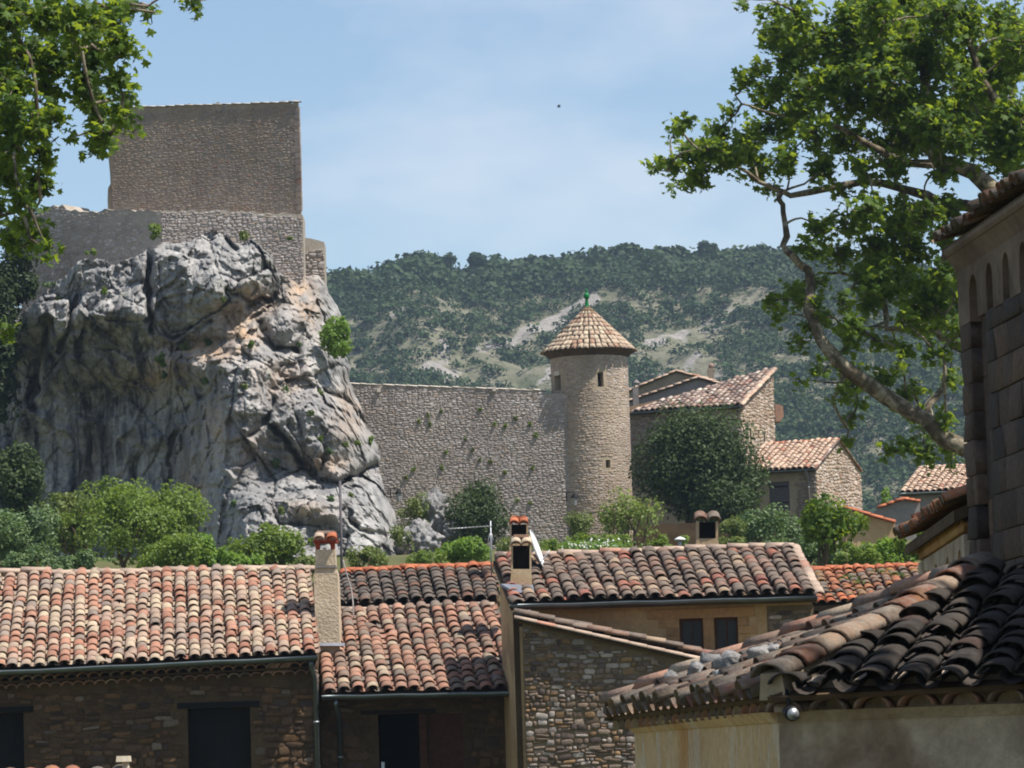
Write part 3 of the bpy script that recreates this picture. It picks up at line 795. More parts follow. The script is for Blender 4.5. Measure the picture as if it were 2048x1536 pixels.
def hill_scree(X, Y): return fbm(X * .10 - Y * .05, Y * .022 + X * .02, X * 0, 3, 47) * .8 + .42 * fbm(X * .30, Y * .22, X * 0, 4, 48)
def build_hill():
    xs = np.linspace(-150, 230, 300); ys = np.concatenate([np.linspace(520, 860, 240), np.linspace(866, 1100, 20)])
    X, Y = np.meshgrid(xs, ys); Z = hill_z(X, Y)
    nx, ny = len(xs), len(ys); i = (np.arange(ny - 1)[:, None] * nx + np.arange(nx - 1)).ravel()
    Fc = np.stack([i, i + 1, i + nx + 1, i + nx], 1)
    m, nt, N, L, b = newmat('hill_scree_and_garrigue')
    n1 = noise_node(nt, .12, 6, .65); n2 = noise_node(nt, .9, 5, .7)
    col = ramp(nt, n1, [(.36, srgb(86, 90, 66)), (.5, srgb(112, 110, 90)), (.66, srgb(130, 125, 108))])
    sf = ramp(nt, math_n(nt, 'ADD', attr(nt, 'scree'), math_n(nt, 'MULTIPLY', math_n(nt, 'SUBTRACT', noise_node(nt, .5, 4, .6), .5), .5)), [(.46, BLK), (.64, WHT)])
    col = mix(nt, sf, col, srgb(146, 140, 134))
    col = mix(nt, 1.0, col, ramp(nt, n2, [(.3, (.6, .6, .58)), (.7, (1.15, 1.15, 1.15))]), 'MULTIPLY')
    L.new(col, b.inputs['Base Color']); bump(nt, b, n2, .8, .5)
    put('hill', mesh_np('hill', np.stack([X, Y, Z], -1).reshape(-1, 3), Fc, m, True, None, {'scree': hill_scree(X, Y).ravel()}), None, None, 'structure')
    # garrigue: thousands of low shrubs, one mass
    R = rng(21); n = 60000
    X = R.uniform(-95, 180, n); Y = R.uniform(560, 862, n); u = 1024 + F * X / Y
    Z = hill_z(X, Y); v = 1540 - (u - 1024) * math.tan(ROLL) - (Z - EYE[2]) / Y * F
    den = fbm(X * .08 + Y * .03, Y * .05, X * 0, 4, 31)                       # streaks of scree left bare
    scree = hill_scree(X, Y)
    p = .66 + den * .55 - .6 * sstep(.40, .72, scree) * (1 - sstep(1450, 1600, u) * .55)
    p = p + .75 * sstep(70, 25, v - np.interp(u, RU, RV)) + .35 * sstep(1400, 1650, u) + .3 * sstep(760, 830, v) * sstep(1200, 1300, u)
    keep = (R.random(n) < p * .60) & (u > 560) & (u < 2350); X, Y, Z, u, v = X[keep], Y[keep], Z[keep], u[keep], v[keep]
    top = sstep(60, 20, v - np.interp(u, RU, RV))
    rad = (R.uniform(.3, 1.0, len(X)) ** 1.8 * 1.6) * (1 + .6 * top) + .2
    k = 30; n = len(X)
    d = R.normal(0, 1, (n, k, 3)); d /= np.linalg.norm(d, axis=2)[..., None]; d[..., 2] = np.abs(d[..., 2]) * 1.0 - .15
    lump = 1 + .3 * R.normal(0, 1, (n, k))
    C = np.stack([X, Y, Z + rad * .45], 1)[:, None, :] + d * (rad[:, None] * np.clip(lump, .5, 1.4))[..., None] * np.array([1, 1, .85])
    S = np.repeat(rad * .52, k) * R.uniform(.6, 1.3, n * k)
    V, Fc = leaf_quads(C.reshape(-1, 3), S, d.reshape(-1, 3) + np.array([.1, -.1, .35]), R, .3, .85)
    rn = np.repeat(R.random(n), k) * .7 + R.random(n * k) * .3
    o = put('garrigue', mesh_np('garrigue', V, Fc, MT['leaf_hill'], False, np.concatenate([rn, rn])), None, None, 'stuff')
    tag(o, 'green garrigue scrub scattered over the limestone hillside', 'scrub', None, 'stuff')
    print('shrubs', n)
build_hill()

# trees that stand out on the crest
for i, (px, py, rx, ry, lab) in enumerate([
        (1423, 497, 24, 20, 'round dark tree standing highest on the hill crest'),
        (957, 522, 24, 18, 'dark tree on the crest right of the dip in the skyline'),
        (868, 515, 52, 20, 'broad dark tree clump on the hill crest near the cliff'),
        (800, 525, 34, 16, 'low dark tree on the crest left of the broad clump'),
        (1250, 500, 60, 14, 'long low dark tree on the crest above the tower finial'),
        (1345, 502, 30, 14, 'small dark tree on the crest left of the highest round tree'),
        (1085, 518, 34, 13, 'small dark tree on the crest left of the tower'),
        (1510, 505, 40, 16, 'dark tree on the crest beside the drooping plane branch')]):
    bush('crest_tree', lab, 'tree', px, py + 6, rx, ry, 846, MT['leaf_hill'], 1500, .95, 60 + i, 'trees along the hill crest', py + 30, 2, None, 9)

def build_cliff():
    nu, nv = 440, 370; uL = -140.0; vB = 1195.0
    TU = [-140, 0, 60, 100, 150, 190, 235, 270, 300, 340, 390, 430, 470, 510, 545, 560, 600, 612, 640, 660, 690, 760, 840]
    TV = [690, 655, 612, 576, 532, 520, 528, 512, 496, 484, 474, 464, 480, 490, 512, 540, 566, 546, 556, 585, 640, 800, 1100]
    SV = [430, 480, 540, 590, 640, 700, 745, 800, 850, 900, 960, 1020, 1080, 1200]
    SU = [600, 630, 648, 666, 684, 692, 697, 722, 744, 754, 768, 786, 803, 838]
    s = np.linspace(0, 1, nu)[None, :].repeat(nv, 0); t = np.linspace(0, 1, nv)[:, None].repeat(nu, 1)
    v = 430 + t * (vB - 430)
    for _ in range(6):
        u = uL + s * (np.interp(v, SV, SU) - uL); v = np.interp(u, TU, TV) + t * (vB - np.interp(u, TU, TV))
    jag = fbm(v * .035, u * .01, v * 0, 4, 3) * 7 * s ** 8
    u = u + jag
    v = v + fbm(u * .04, u * 0, u * 0, 4, 8) * 7 * (1 - t) ** 6
    # depth of the face: leaning buttress on the right, undercut hollow on the left
    Y = 147.5 - t * (1.6 + 6.5 * sstep(330, 520, u)) + 3.0 * sstep(150, -60, u) * (1 - .3 * t) + .0095 * np.clip(345 - u, 0, 500) * (.25 + .75 * sstep(.02, .25, t)) + 3.5 * s ** 10
    def G(cu, cv, su, sv, a, rot=0.0):
        nonlocal Y
        c, sn = math.cos(math.radians(rot)), math.sin(math.radians(rot)); du, dv = u - cu, v - cv
        Y = Y - a * np.exp(-((du * c + dv * sn) / su) ** 2 - ((-du * sn + dv * c) / sv) ** 2)
    G(430, 555, 115, 70, 1.7); G(520, 505, 50, 30, .7); G(330, 520, 60, 40, .6); G(170, 545, 35, 35, .8)
    G(225, 630, 150, 60, 2.0); G(120, 690, 70, 70, .6)
    G(240, 800, 110, 45, -1.8); G(240, 930, 150, 140, -2.6); G(90, 880, 60, 120, -.6)
    G(480, 630, 90, 32, -1.6, -20); G(405, 688, 75, 18, -1.3); G(430, 735, 95, 30, 1.0); G(470, 695, 28, 12, .7)
    G(590, 640, 55, 60, 1.1); G(640, 720, 60, 40, .9); G(620, 830, 85, 70, 1.5, 25); G(700, 880, 55, 50, 1.1)
    G(530, 940, 70, 60, -1.1, 25); G(600, 935, 100, 26, -1.0, 42); G(470, 860, 55, 110, 1.0, -8); G(410, 960, 40, 90, .6)
    G(700, 1000, 75, 50, 1.4); G(610, 1010, 70, 40, .7); G(500, 1040, 70, 50, .5); G(740, 1080, 60, 60, 1.2); G(740, 950, 60, 16, -.8, -25)
    G(640, 1060, 50, 26, -.7); G(560, 760, 30, 60, -.6, 35)
    def crack(pts, w, a):
        nonlocal Y
        dmin = np.full(u.shape, 1e9)
        uu = u + 7 * vnoise(u * .05, v * .05, u * 0, 91); vv = v + 7 * vnoise(u * .05, v * .05, u * 0, 92)
        for (x0, y0), (x1, y1) in zip(pts[:-1], pts[1:]):
            L2 = (x1 - x0) ** 2 + (y1 - y0) ** 2; k = np.clip(((uu - x0) * (x1 - x0) + (vv - y0) * (y1 - y0)) / L2, 0, 1)
            dmin = np.minimum(dmin, np.hypot(uu - x0 - k * (x1 - x0), vv - y0 - k * (y1 - y0)))
        Y = Y + a * np.exp(-(dmin / w) ** 2)
    crack([(300, 500), (297, 580), (303, 660)], 7, 1.1); crack([(95, 640), (80, 720), (62, 820)], 8, 1.2); crack([(150, 590), (140, 660), (118, 700)], 6, .8)
    crack([(545, 855), (590, 905), (640, 960), (700, 965)], 7, 1.2); crack([(500, 870), (520, 850), (548, 800)], 8, .8)
    crack([(350, 870), (340, 930), (325, 1010)], 6, .7); crack([(180, 860), (175, 950), (180, 1020)], 8, .6); crack([(212, 860), (215, 960)], 6, .5); crack([(280, 900), (260, 990)], 7, .5)
    crack([(660, 970), (720, 950), (755, 930)], 5, .7); crack([(520, 640), (545, 700), (600, 700)], 6, .7); crack([(455, 580), (500, 610), (545, 590)], 6, .8); crack([(420, 640), (350, 700)], 6, .5)
    crack([(650, 780), (690, 800), (735, 850)], 5, .6); crack([(390, 470), (440, 470), (470, 500)], 6, .9); crack([(640, 850), (655, 900), (640, 940)], 5, .4); crack([(690, 1020), (720, 1060), (770, 1070)], 5, .6)
    # joints and facets of the limestone
    P = WV(u, v, Y); x, y, z = P[..., 0], P[..., 1], P[..., 2]
    wx = x + .07 * fbm(x * .9, y * .9, z * .9, 2, 71); wz = z + .07 * fbm(x * .9, y * .9, z * .9, 2, 72)
    lo = 1 - .55 * np.exp(-((u - 240) / 165) ** 2 - ((v - 930) / 140) ** 2)         # the hollow is smoother, water-worn
    d = 0
    for sc_, amp, tilt, ck, sd in ((.36, .85, 2.1, .16, 5), (.85, .34, 2.2, .07, 15), (2.1, .15, 2.6, .035, 25), (4.6, .085, 2.8, .02, 35)):
        f1, f2, pl = worley(wx * sc_ + sd + wz * .25 * sc_, y * sc_ * .5, wz * sc_ * .85 - wx * .2 * sc_, sd, tilt)
        d = d + (pl * amp - ck * (1 - sstep(0, .07, f2 - f1))) * (lo if sc_ > .5 else .4 + .6 * lo)
    wob = fbm(x * .5, y * .5, z * .5, 3, 81)
    for fr, amp, dip, sd in ((.42, .28, .22, 1), (1.15, .08, -.12, 2), (2.9, .03, .15, 3)):      # bedding ledges, undercut below
        ph = (z + x * dip) * fr + wob * .7 + sd * .37; fq = ph - np.floor(ph); d = d + amp * (np.where(fq < .82, fq / .82, (1 - fq) / .18) - .5) * (.35 + .65 * (hsh(np.floor(ph), np.floor(x * .35 + wob), x * 0, sd) > .3)) * lo
    for fr, amp, dip, sd in ((.30, .42, .25, 4), (.85, .10, -.2, 5), (2.0, .04, .1, 6)):        # upright joints
        ph = (x + z * dip) * fr + wob * .6 + sd * .21; fq = ph - np.floor(ph); d = d + amp * (np.where(fq < .88, fq / .88, (1 - fq) / .12) - .5)
    d = d + fbm(x * 2.2, y * 2.2, z * 2.2, 3, 33) * .035 + fbm(x * 9, y * 9, z * 9, 3, 34) * .05
    rib = fbm(x * 2.4, y * .5, z * .22, 3, 55) * .30 * (1 - lo)
    Y = Y - (d + rib) * (1 - .6 * (s ** 24))
    tan = np.zeros(u.shape)
    for cu, cv, su, sv, a in ((405, 700, 75, 22, .9), (480, 655, 45, 45, .75), (515, 600, 40, 30, .6), (345, 735, 45, 35, .6), (600, 575, 30, 50, .6), (615, 620, 25, 40, .5), (430, 850, 40, 60, .45), (375, 980, 35, 60, .5), (180, 900, 22, 80, .3), (640, 930, 60, 20, .6), (700, 830, 40, 60, .4), (560, 760, 60, 40, .35), (300, 760, 60, 30, .45), (620, 1020, 60, 20, .4), (490, 900, 40, 40, .35)):
        tan = np.maximum(tan, a * np.exp(-((u - cu) / su) ** 2 - ((v - cv) / sv) ** 2))
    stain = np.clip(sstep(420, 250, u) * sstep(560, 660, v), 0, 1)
    P = WV(u, v, Y)
    # close the rock: it turns back behind the skyline and the right-hand profile, and runs into the hill
    k = 9; rows = [P]
    side = [WV(u[:, -1] - 2.2 * j * j * .35 - 2 * j, v[:, -1] + 1.5 * j, Y[:, -1] + 1.1 * j) for j in range(1, k + 1)]
    A = np.concatenate([P] + [q[:, None, :] for q in side], 1)
    tanA = np.concatenate([tan] + [tan[:, -1:]] * k, 1); stA = np.concatenate([stain] + [stain[:, -1:]] * k, 1)
    back = [A[0] + np.array([0, .8 * j, -.12 * j]) for j in range(k, 0, -1)]
    A = np.concatenate([np.stack(back, 0), A], 0); tanA = np.concatenate([tanA[:1]] * k + [tanA], 0); stA = np.concatenate([stA[:1]] * k + [stA], 0)
    ny, nx = A.shape[:2]; i = (np.arange(ny - 1)[:, None] * nx + np.arange(nx - 1)).ravel()
    Fc = np.stack([i + nx, i + nx + 1, i + 1, i], 1)
    m, nt, N, L, b = newmat('limestone_cliff')
    n1 = noise_node(nt, .55, 6, .6, distort=.5); n2 = noise_node(nt, 4.5, 6, .65); n3 = noise_node(nt, 22, 5, .65)
    col = ramp(nt, n1, [(.32, srgb(138, 137, 136)), (.5, srgb(164, 161, 157)), (.66, srgb(186, 182, 176))])
    col = mix(nt, 1.0, col, ramp(nt, n2, [(.3, (.66, .66, .67)), (.62, (1.06, 1.06, 1.06))]), 'MULTIPLY')
    col = mix(nt, 1.0, col, ramp(nt, n3, [(.3, (.74, .74, .74)), (.7, (1.1, 1.1, 1.1))]), 'MULTIPLY')
    tf = math_n(nt, 'MULTIPLY', attr(nt, 'tan'), ramp(nt, noise_node(nt, 1.6, 5, .6), [(.3, BLK), (.55, WHT)]))
    col = mix(nt, tf, col, srgb(200, 164, 126))
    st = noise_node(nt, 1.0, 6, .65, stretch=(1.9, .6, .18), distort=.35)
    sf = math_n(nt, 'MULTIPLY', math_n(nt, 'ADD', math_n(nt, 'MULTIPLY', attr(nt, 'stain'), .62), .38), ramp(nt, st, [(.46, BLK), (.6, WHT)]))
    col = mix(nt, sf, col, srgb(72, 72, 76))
    gr = ramp(nt, noise_node(nt, .9, 5, .65), [(.6, BLK), (.7, (.4, .4, .4, 1))])
    col = mix(nt, gr, col, srgb(104, 106, 72))
    L.new(col, b.inputs['Base Color']); bump(nt, b, n3, .7, .06)
    put('cliff', mesh_np('cliff', A.reshape(-1, 3), Fc, m, False, None, {'tan': tanA.ravel(), 'stain': stA.ravel()}), None, None, 'structure')
    return u, v, Y
CU_, CV_, CY_ = build_cliff()
def cliff_Y(px, py):
    d = (CU_ - px) ** 2 + (CV_ - py) ** 2; k = np.unravel_index(np.argmin(d), d.shape); return float(CY_[k])
# loose outcrop at the foot of the rampart
def outcrop(label, px, py, rx, ry, Y, seed, tan=.1):
    n1, n2 = 90, 60; R = rng(seed); V = []; sc = Y / F
    th = np.linspace(0, 2 * math.pi, n1, endpoint=False)[None, :].repeat(n2, 0); ph = np.linspace(.02, math.pi - .02, n2)[:, None].repeat(n1, 1)
    X = np.cos(th) * np.sin(ph); Yy = np.sin(th) * np.sin(ph); Z = np.cos(ph)
    f1, f2, pl = worley(X * 1.3 + seed, Yy * 1.3, Z * 1.3, seed); g1, g2, pm = worley(X * 3.2 + seed, Yy * 3.2, Z * 3.2, seed + 40, 2.2); r = 1 + pl * .3 + pm * .2 - .06 * (1 - sstep(0, .1, g2 - g1)) + .1 * fbm(X * 4, Yy * 4, Z * 4, 4, seed)
    c = W(px, py, Y); A = np.stack([c[0] + X * r * rx * sc, c[1] + Yy * r * rx * sc, c[2] + Z * r * ry * sc], -1).reshape(-1, 3)
    i = np.arange(n2 - 1)[:, None] * n1 + np.arange(n1); j = np.arange(n2 - 1)[:, None] * n1 + (np.arange(n1) + 1) % n1
    Fc = np.stack([i.ravel(), j.ravel(), j.ravel() + n1, i.ravel() + n1], 1)
    return tag(put('boulder', mesh_np('boulder', A, Fc, bpy.data.materials['limestone_cliff'], False), None), label, 'rock')
outcrop('grey limestone boulder at the rampart foot beside the wall lamp', 868, 1030, 34, 46, 146.5, 3)
outcrop('low grey rock below the boulder at the rampart foot', 838, 1085, 44, 40, 144.5, 8)
outcrop('small pale rock at the foot of the cliff, left of the upright bush', 905, 1075, 22, 30, 146, 12)

# ------------------------------------------------------------------ castle: keep wall, retaining wall, rampart, tower
def lintel(parent, px0, px1, py0, py1, Y, mat, depth=.15, name='lintel'): return pbox(name, px0, px1, py0, py1, Y, depth, mat, parent)

def build_keep():
    a = math.radians(17); U = np.array([math.cos(a), -math.sin(a), 0]); N = np.array([-math.sin(a), -math.cos(a), 0])
    Yr, Yl = 150.3, 152.35
    O, O2 = W(224, 424, Yl), W(603, 424, Yr); zb = min(O[2], O2[2]) - .7; O[2] = O2[2] = zb; U = unit(O2 - O); N = np.array([U[1], -U[0], 0]); Wd = np.linalg.norm(O2 - O)
    root = thing('castle_wall', 'tall brown ruined castle wall standing on the cliff top', 'castle wall', (O + O2) / 2)
    zt0, zt1 = W(236, 215, Yl)[2], W(600, 203, Yr)[2]; R = rng(4); n = 26
    top = [O + U * (Wd * i / n) + Zu * (zt0 + (zt1 - zt0) * i / n + R.normal(0, .035) - zb) for i in range(n + 1)]
    left = [O + U * (-.1 + .14 * R.random()) + Zu * ((zt0 - zb) * k / 9) for k in range(8, 0, -1)]
    w = polyprism('wall', [O - U * .2, O2] + top[::-1] + left, np.array([-.14, 1.3, 0]), MT['keep_mortar'], root)
    stones(w, flatmap(O + N * .002, U, N), Wd, zt1 - zb, [], .17, .085, MT['stone_keep'], 41, 240, .009, .004, lambda u, v: v > (zt0 + (zt1 - zt0) * u / Wd) - zb - .1, far=True)
    for k in range(16):      # dressed corner stones up the right edge
        ln = .34 if k % 2 else .2; zz = .75 + k * .235
        if zb + zz + .2 < zt1: boxw('corner_stone', O2 - U * (ln / 2 - .012) + N * .014 + Zu * zz, ln, .12, .222, MT['stone_keep'], w, U, 1, .006)
    ridge(w, O + Zu * (zt0 - zb) - N * .1, O2 + Zu * (zt1 - zb) - N * .1, 20, .34, MT['white_coat'], 5, 'coping_stone', (0, 0, 1), .22)
    stub = [W(x, y, Yl + .1) for x, y in ((216, 424), (230, 424), (230, 330), (226, 345), (222, 366), (216, 376), (215, 400))]
    polyprism('broken_jamb', stub, (0, .9, 0), MT['keep_mortar'], root)
Zu = np.array([0, 0, 1.])
build_keep()

def build_retaining():
    Y = 149.8; s = Y / F; R = rng(14)
    tops = [(20, 455), (42, 444), (55, 434), (85, 420), (108, 412), (128, 414), (145, 424), (180, 423), (215, 420), (280, 420), (340, 422), (420, 421), (520, 424), (606, 429)]
    root = thing('retaining_wall', 'rough grey rubble wall along the cliff edge under the castle wall', 'wall', W(300, 600, Y))
    zb = W(300, 720, Y)[2]; K = 322; XK = W(K, 600, Y)[0]
    tU = [t[0] for t in tops]
    vt = np.interp(np.arange(-140, 700, 4), [-140, 0, 60, 100, 150, 190, 270, 340, 430, 510, 550, 600, 640], [690, 655, 610, 570, 524, 512, 505, 474, 448, 482, 520, 566, 560])
    for sd, (ua, ub, slope) in enumerate(((40, K, .58), (K, 606, 0.0))):
        us = np.linspace(ua, ub, 34); P = []
        for q in us:
            yy = Y
            for _ in range(4): yy = Y + max(0, XK - W(q, 450, yy)[0]) * slope
            p = W(q, 450, yy); p[2] = W(q, float(np.interp(q, tU, [t[1] for t in tops])), yy)[2] + R.normal(0, .035); P.append(p)
        A, Bp = P[0].copy(), P[-1].copy(); A[2] = Bp[2] = zb; U = unit(Bp - A); N = np.array([U[1], -U[0], 0]); Wd = np.linalg.norm(Bp - A)
        w = polyprism('wall', [A, Bp] + P[::-1], -N * 1.6, MT['fort_mortar'], root); hs = [(p - A)[2] for p in P]; ul = [(p - A) @ U for p in P]
        def cull(u_, v_, A=A, U=U, hs=hs, ul=ul):
            if v_ > np.interp(u_, ul, hs) - .02: return True
            p = PX(A + U * u_ + Zu * v_); return p[1] > np.interp(p[0], np.arange(-140, 700, 4), vt) + 26 or p[0] < -30
        stones(w, flatmap(A + N * .002, U, N), Wd, max(hs), [], .17, .09, MT['stone_fort'], 43 + sd * 100, 150, .022, .005, cull, far=True)
    # lower step of the wall to the right, set back
    b = thing('wall_spur', 'narrow lower spur of rubble wall stepping down right of the castle wall', 'wall', W(628, 560, Y + 1.2))
    x0, x1 = W(598, 520, Y + 1.2)[0], W(649, 520, Y + 1.2)[0]; zt1 = [W(606, 474, Y + 1.2)[2], W(625, 477, Y + 1.2)[2], W(640, 481, Y + 1.2)[2], W(649, 484, Y + 1.2)[2]]
    pts = [np.array([x0, Y + 1.2, zb])] + [np.array([x1, Y + 1.2, zb])] + [np.array([x0 + (x1 - x0) * f, Y + 1.2, z]) for f, z in zip((1, .8, .5, 0), zt1[::-1])]
    w2 = polyprism('wall', pts, (0, 1.4, 0), MT['fort_mortar'], b)
    stones(w2, flatmap(np.array([x0, Y + 1.198, W(620, 600, Y)[2]]), (1, 0, 0), (0, -1, 0)), x1 - x0, W(620, 490, Y)[2] - W(620, 600, Y)[2], [], .2, .12, MT['stone_fort'], 44, 60, .05, .016)
build_retaining()

TC = W(1184, 900, 161.45); TC[1] = 161.45; TR = 1.47
def build_rampart():
    Y = TC[1] - .77 * TR; s = Y / F
    x0, x1 = W(660, 900, Y)[0], W(1140, 900, Y)[0]
    zl, zr = W(690, 766, Y)[2], W(1090, 781, Y)[2]; zb = W(900, 1150, Y)[2]
    root = thing('rampart_wall', 'long grey rubble rampart wall between the cliff and the round tower', 'wall', np.array([(x0 + x1) / 2, Y, zb]))
    xl, xr = W(690, 770, Y)[0], W(1090, 781, Y)[0]; R = rng(6)
    zt = lambda x: zl + (zr - zl) * (x - xl) / (xr - xl) if x < xr + .02 else W(1100, 789, Y)[2]
    xs = list(np.linspace(x0, xr, 40)) + [xr + .021, x1]
    pts = [np.array([x0, Y, zb]), np.array([x1, Y, zb])] + [np.array([x, Y, zt(x) + R.normal(0, .02)]) for x in xs[::-1]]
    w = polyprism('wall', pts, (0, 1.1, 0), MT['fort_mortar'], root)
    o = np.array([x0, Y - .002, zb])
    stones(w, flatmap(o, (1, 0, 0), (0, -1, 0)), x1 - x0, 8.0, [], .16, .08, MT['stone_fort'], 45, 300, .015, .003, lambda u, v: v > zt(x0 + u) - zb - .03 or PX(o + np.array([u, 0, v]))[1] > 1110, far=True)
    ridge(w, np.array([xl - .3, Y + .25, zt(xl)]), np.array([xr, Y + .25, zt(xr - .01)]), 18, .62, MT['white_coat'], 9, 'coping_stone', (0, 0, 1), .16)
    for px, py in ((757, 780), (988, 778)): pbox('projecting_stone', px - 3, px + 4, py - 4, py + 4, Y - .12, .3, MT['white_coat'], w)
    return Y
RAMP_Y = build_rampart()

def build_tower():
    c = TC.copy(); zb = W(1184, 1120, c[1])[2]; ze = W(1184, 706, c[1])[2]
    root = thing('round_tower', 'round stone watchtower with conical tiled roof at the end of the rampart', 'tower', np.array([c[0], c[1], zb]))
    s = c[1] / F
    def ang(px): return math.asin(max(-1, min(1, (W(px, 800, c[1])[0] - c[0]) / TR)))
    wins = []       # angle range (0 = towards the viewer, positive to the right), height range
    for (x0, x1, y0, y1) in ((1110, 1122, 749, 778), (1195, 1207, 745, 774), (1206, 1215, 920, 936)):
        yf = c[1] - TR * .9; wins.append((ang(x0), ang(x1), W(x0, y1, yf)[2], W(x0, y0, yf)[2]))
    angs = sorted(set([round(-math.pi + 2 * math.pi * k / 72, 5) for k in range(73)] + [round(a, 5) for w_ in wins for a in w_[:2]]))
    zs = sorted(set([zb, ze] + list(np.linspace(zb, ze, 9)) + [z for w_ in wins for z in w_[2:]]))
    V, Fc = [], []
    P = lambda a, z, r=TR: np.array([c[0] + r * math.sin(a), c[1] - r * math.cos(a), z])
    def quad(*ps):
        o = len(V); V.extend(ps); Fc.append((o, o + 1, o + 2, o + 3))
    for a0, a1 in zip(angs[:-1], angs[1:]):
        for z0, z1 in zip(zs[:-1], zs[1:]):
            am, zm = (a0 + a1) / 2, (z0 + z1) / 2
            if any(w_[0] < am < w_[1] and w_[2] < zm < w_[3] for w_ in wins): continue
            quad(P(a0, z0), P(a1, z0), P(a1, z1), P(a0, z1))
    ri = TR - .4
    for a0, a1, z0, z1 in wins:
        quad(P(a0, z0), P(a0, z1), P(a0, z1, ri), P(a0, z0, ri)); quad(P(a1, z1), P(a1, z0), P(a1, z0, ri), P(a1, z1, ri))
        quad(P(a0, z1), P(a1, z1), P(a1, z1, ri), P(a0, z1, ri)); quad(P(a1, z0), P(a0, z0), P(a0, z0, ri), P(a1, z0, ri))
    w = put('wall', mesh_py('wall', V, Fc, MT['tower_mortar']), root)
    for n, (a0, a1, z0, z1) in enumerate(wins):
        g = [P(a0 - .02, z0 - .02, ri), P(a1 + .02, z0 - .02, ri), P(a1 + .02, z1 + .02, ri), P(a0 - .02, z1 + .02, ri)]
        win = polyprism('window', g, unit(P((a0 + a1) / 2, 0, -1) - P((a0 + a1) / 2, 0, 0)) * .05, MT['interior'], root)
        if n == 1:
            h = z0 + (z1 - z0) * .5; polyprism('pane', [P(a0, z0, ri + .1), P(a1, z0, ri + .1), P(a1, h, ri + .1), P(a0, h, ri + .1)], (0, .02, 0), MT['glass'], win)
    am, zt = (wins[0][0] + wins[0][1]) / 2, wins[0][3]
    p = P(am, zt + .01, TR + .03); boxw('window_lintel', p, .34, .2, .16, MT['white_coat'], root, (math.cos(am), math.sin(am), 0))
    # masonry wrapped round the drum, the half that shows
    fm = lambda u, v: (P(u / TR, zb + v, TR - .004), np.array([math.cos(u / TR), math.sin(u / TR), 0]), np.array([0, 0, 1.0]), np.array([math.sin(u / TR), -math.cos(u / TR), 0]))
    holes = [(a0 * TR - .03, a1 * TR + .03, z0 - zb - .02, z1 - zb + .02) for a0, a1, z0, z1 in wins]
    holes[0] = (holes[0][0] - .12, holes[0][1] + .12, holes[0][2], holes[0][3] + .2)
    stones(w, fm, TR * 3.5, ze - zb, holes, .17, .085, MT['stone_tower'], 47, 300, .012, .004, lambda u, v: v < .3, u0=-TR * 1.75, far=True)
    # conical roof: overhanging eave ring, then tapering courses of tiles
    re, za = 1.80, W(1176, 612, c[1])[2]; zee = W(1184, 712, c[1])[2] + .1
    ax = c.copy()
    deck = lathe('roof', np.array([c[0], c[1], 0]), [(TR - .05, zee - .22), (TR + .05, zee - .18), (TR + .1, zee - .11), (re - .12, zee - .03), (re - .06, zee - .0), (.1, za - .02)], MT['mortar_dark'], root, 40)
    R = rng(77); sl = math.hypot(re, za - zee); nrow = 10; M300 = []; tile_cache = {}
    up = lambda a: np.array([-math.sin(a) * re, math.cos(a) * re, za - zee]) / sl
    for j in range(nrow):
        f = j / nrow; r = re * (1 - f); n = 44 if j < 3 else (34 if j < 5 else (24 if j < 7 else (16 if j < 9 else 10)))
        wd = 2 * math.pi * r / n
        V1, F1 = tile_vf(sl / nrow * 1.25, wd * .92, wd * .92 * max(.35, (1 - (j + 1.2) / nrow) / (1 - f)), .42, .016, 5, j)
        me = mesh_np('roof_tile', V1, F1, MT['tile_tower'], True)
        for k in range(n):
            a = -math.pi + 2 * math.pi * (k + .5) / n + R.normal(0, .01)
            y = up(a); x = np.array([math.cos(a), math.sin(a), 0]); z = np.cross(x, y); y2 = unit(y - z * .07); z2 = np.cross(x, y2)
            p = np.array([c[0] + r * math.sin(a), c[1] - r * math.cos(a), zee + (za - zee) * f]) + z * .035 + y * R.normal(0, .012)
            M = basis(p, x, y2, z2); (M300 if abs(a) < 1.75 else tile_cache.setdefault(j, [])).append((me, M) if abs(a) < 1.75 else ((V1, F1), M))
    for me, M in M300[:300]: put('roof_tile', me, deck, M)
    rest = [q for v in tile_cache.values() for q in v]
    vs = []; idx = []
    for (vf, M) in rest:
        for i_, q in enumerate(vs):
            if q is vf or (q[0] is vf[0]): idx.append(i_); break
        else: vs.append(vf); idx.append(len(vs) - 1)
    join('roof_tiles', vs, [q[1] for q in rest], idx, MT['tile_tower'], deck, 'stuff', 3, True)
    print('tower tiles', len(M300))
    lathe('finial', np.array([c[0] - .02, c[1], za - .12]), [(.15, 0), (.10, .08), (.075, .2), (.06, .33), (.055, .38), (.10, .42), (.12, .48), (.12, .53), (.10, .59), (.05, .63), (.03, .66), (.055, .69), (.055, .73), (.02, .77), (.012, .8)], MT['green_glaze'], root, 14)
build_tower()

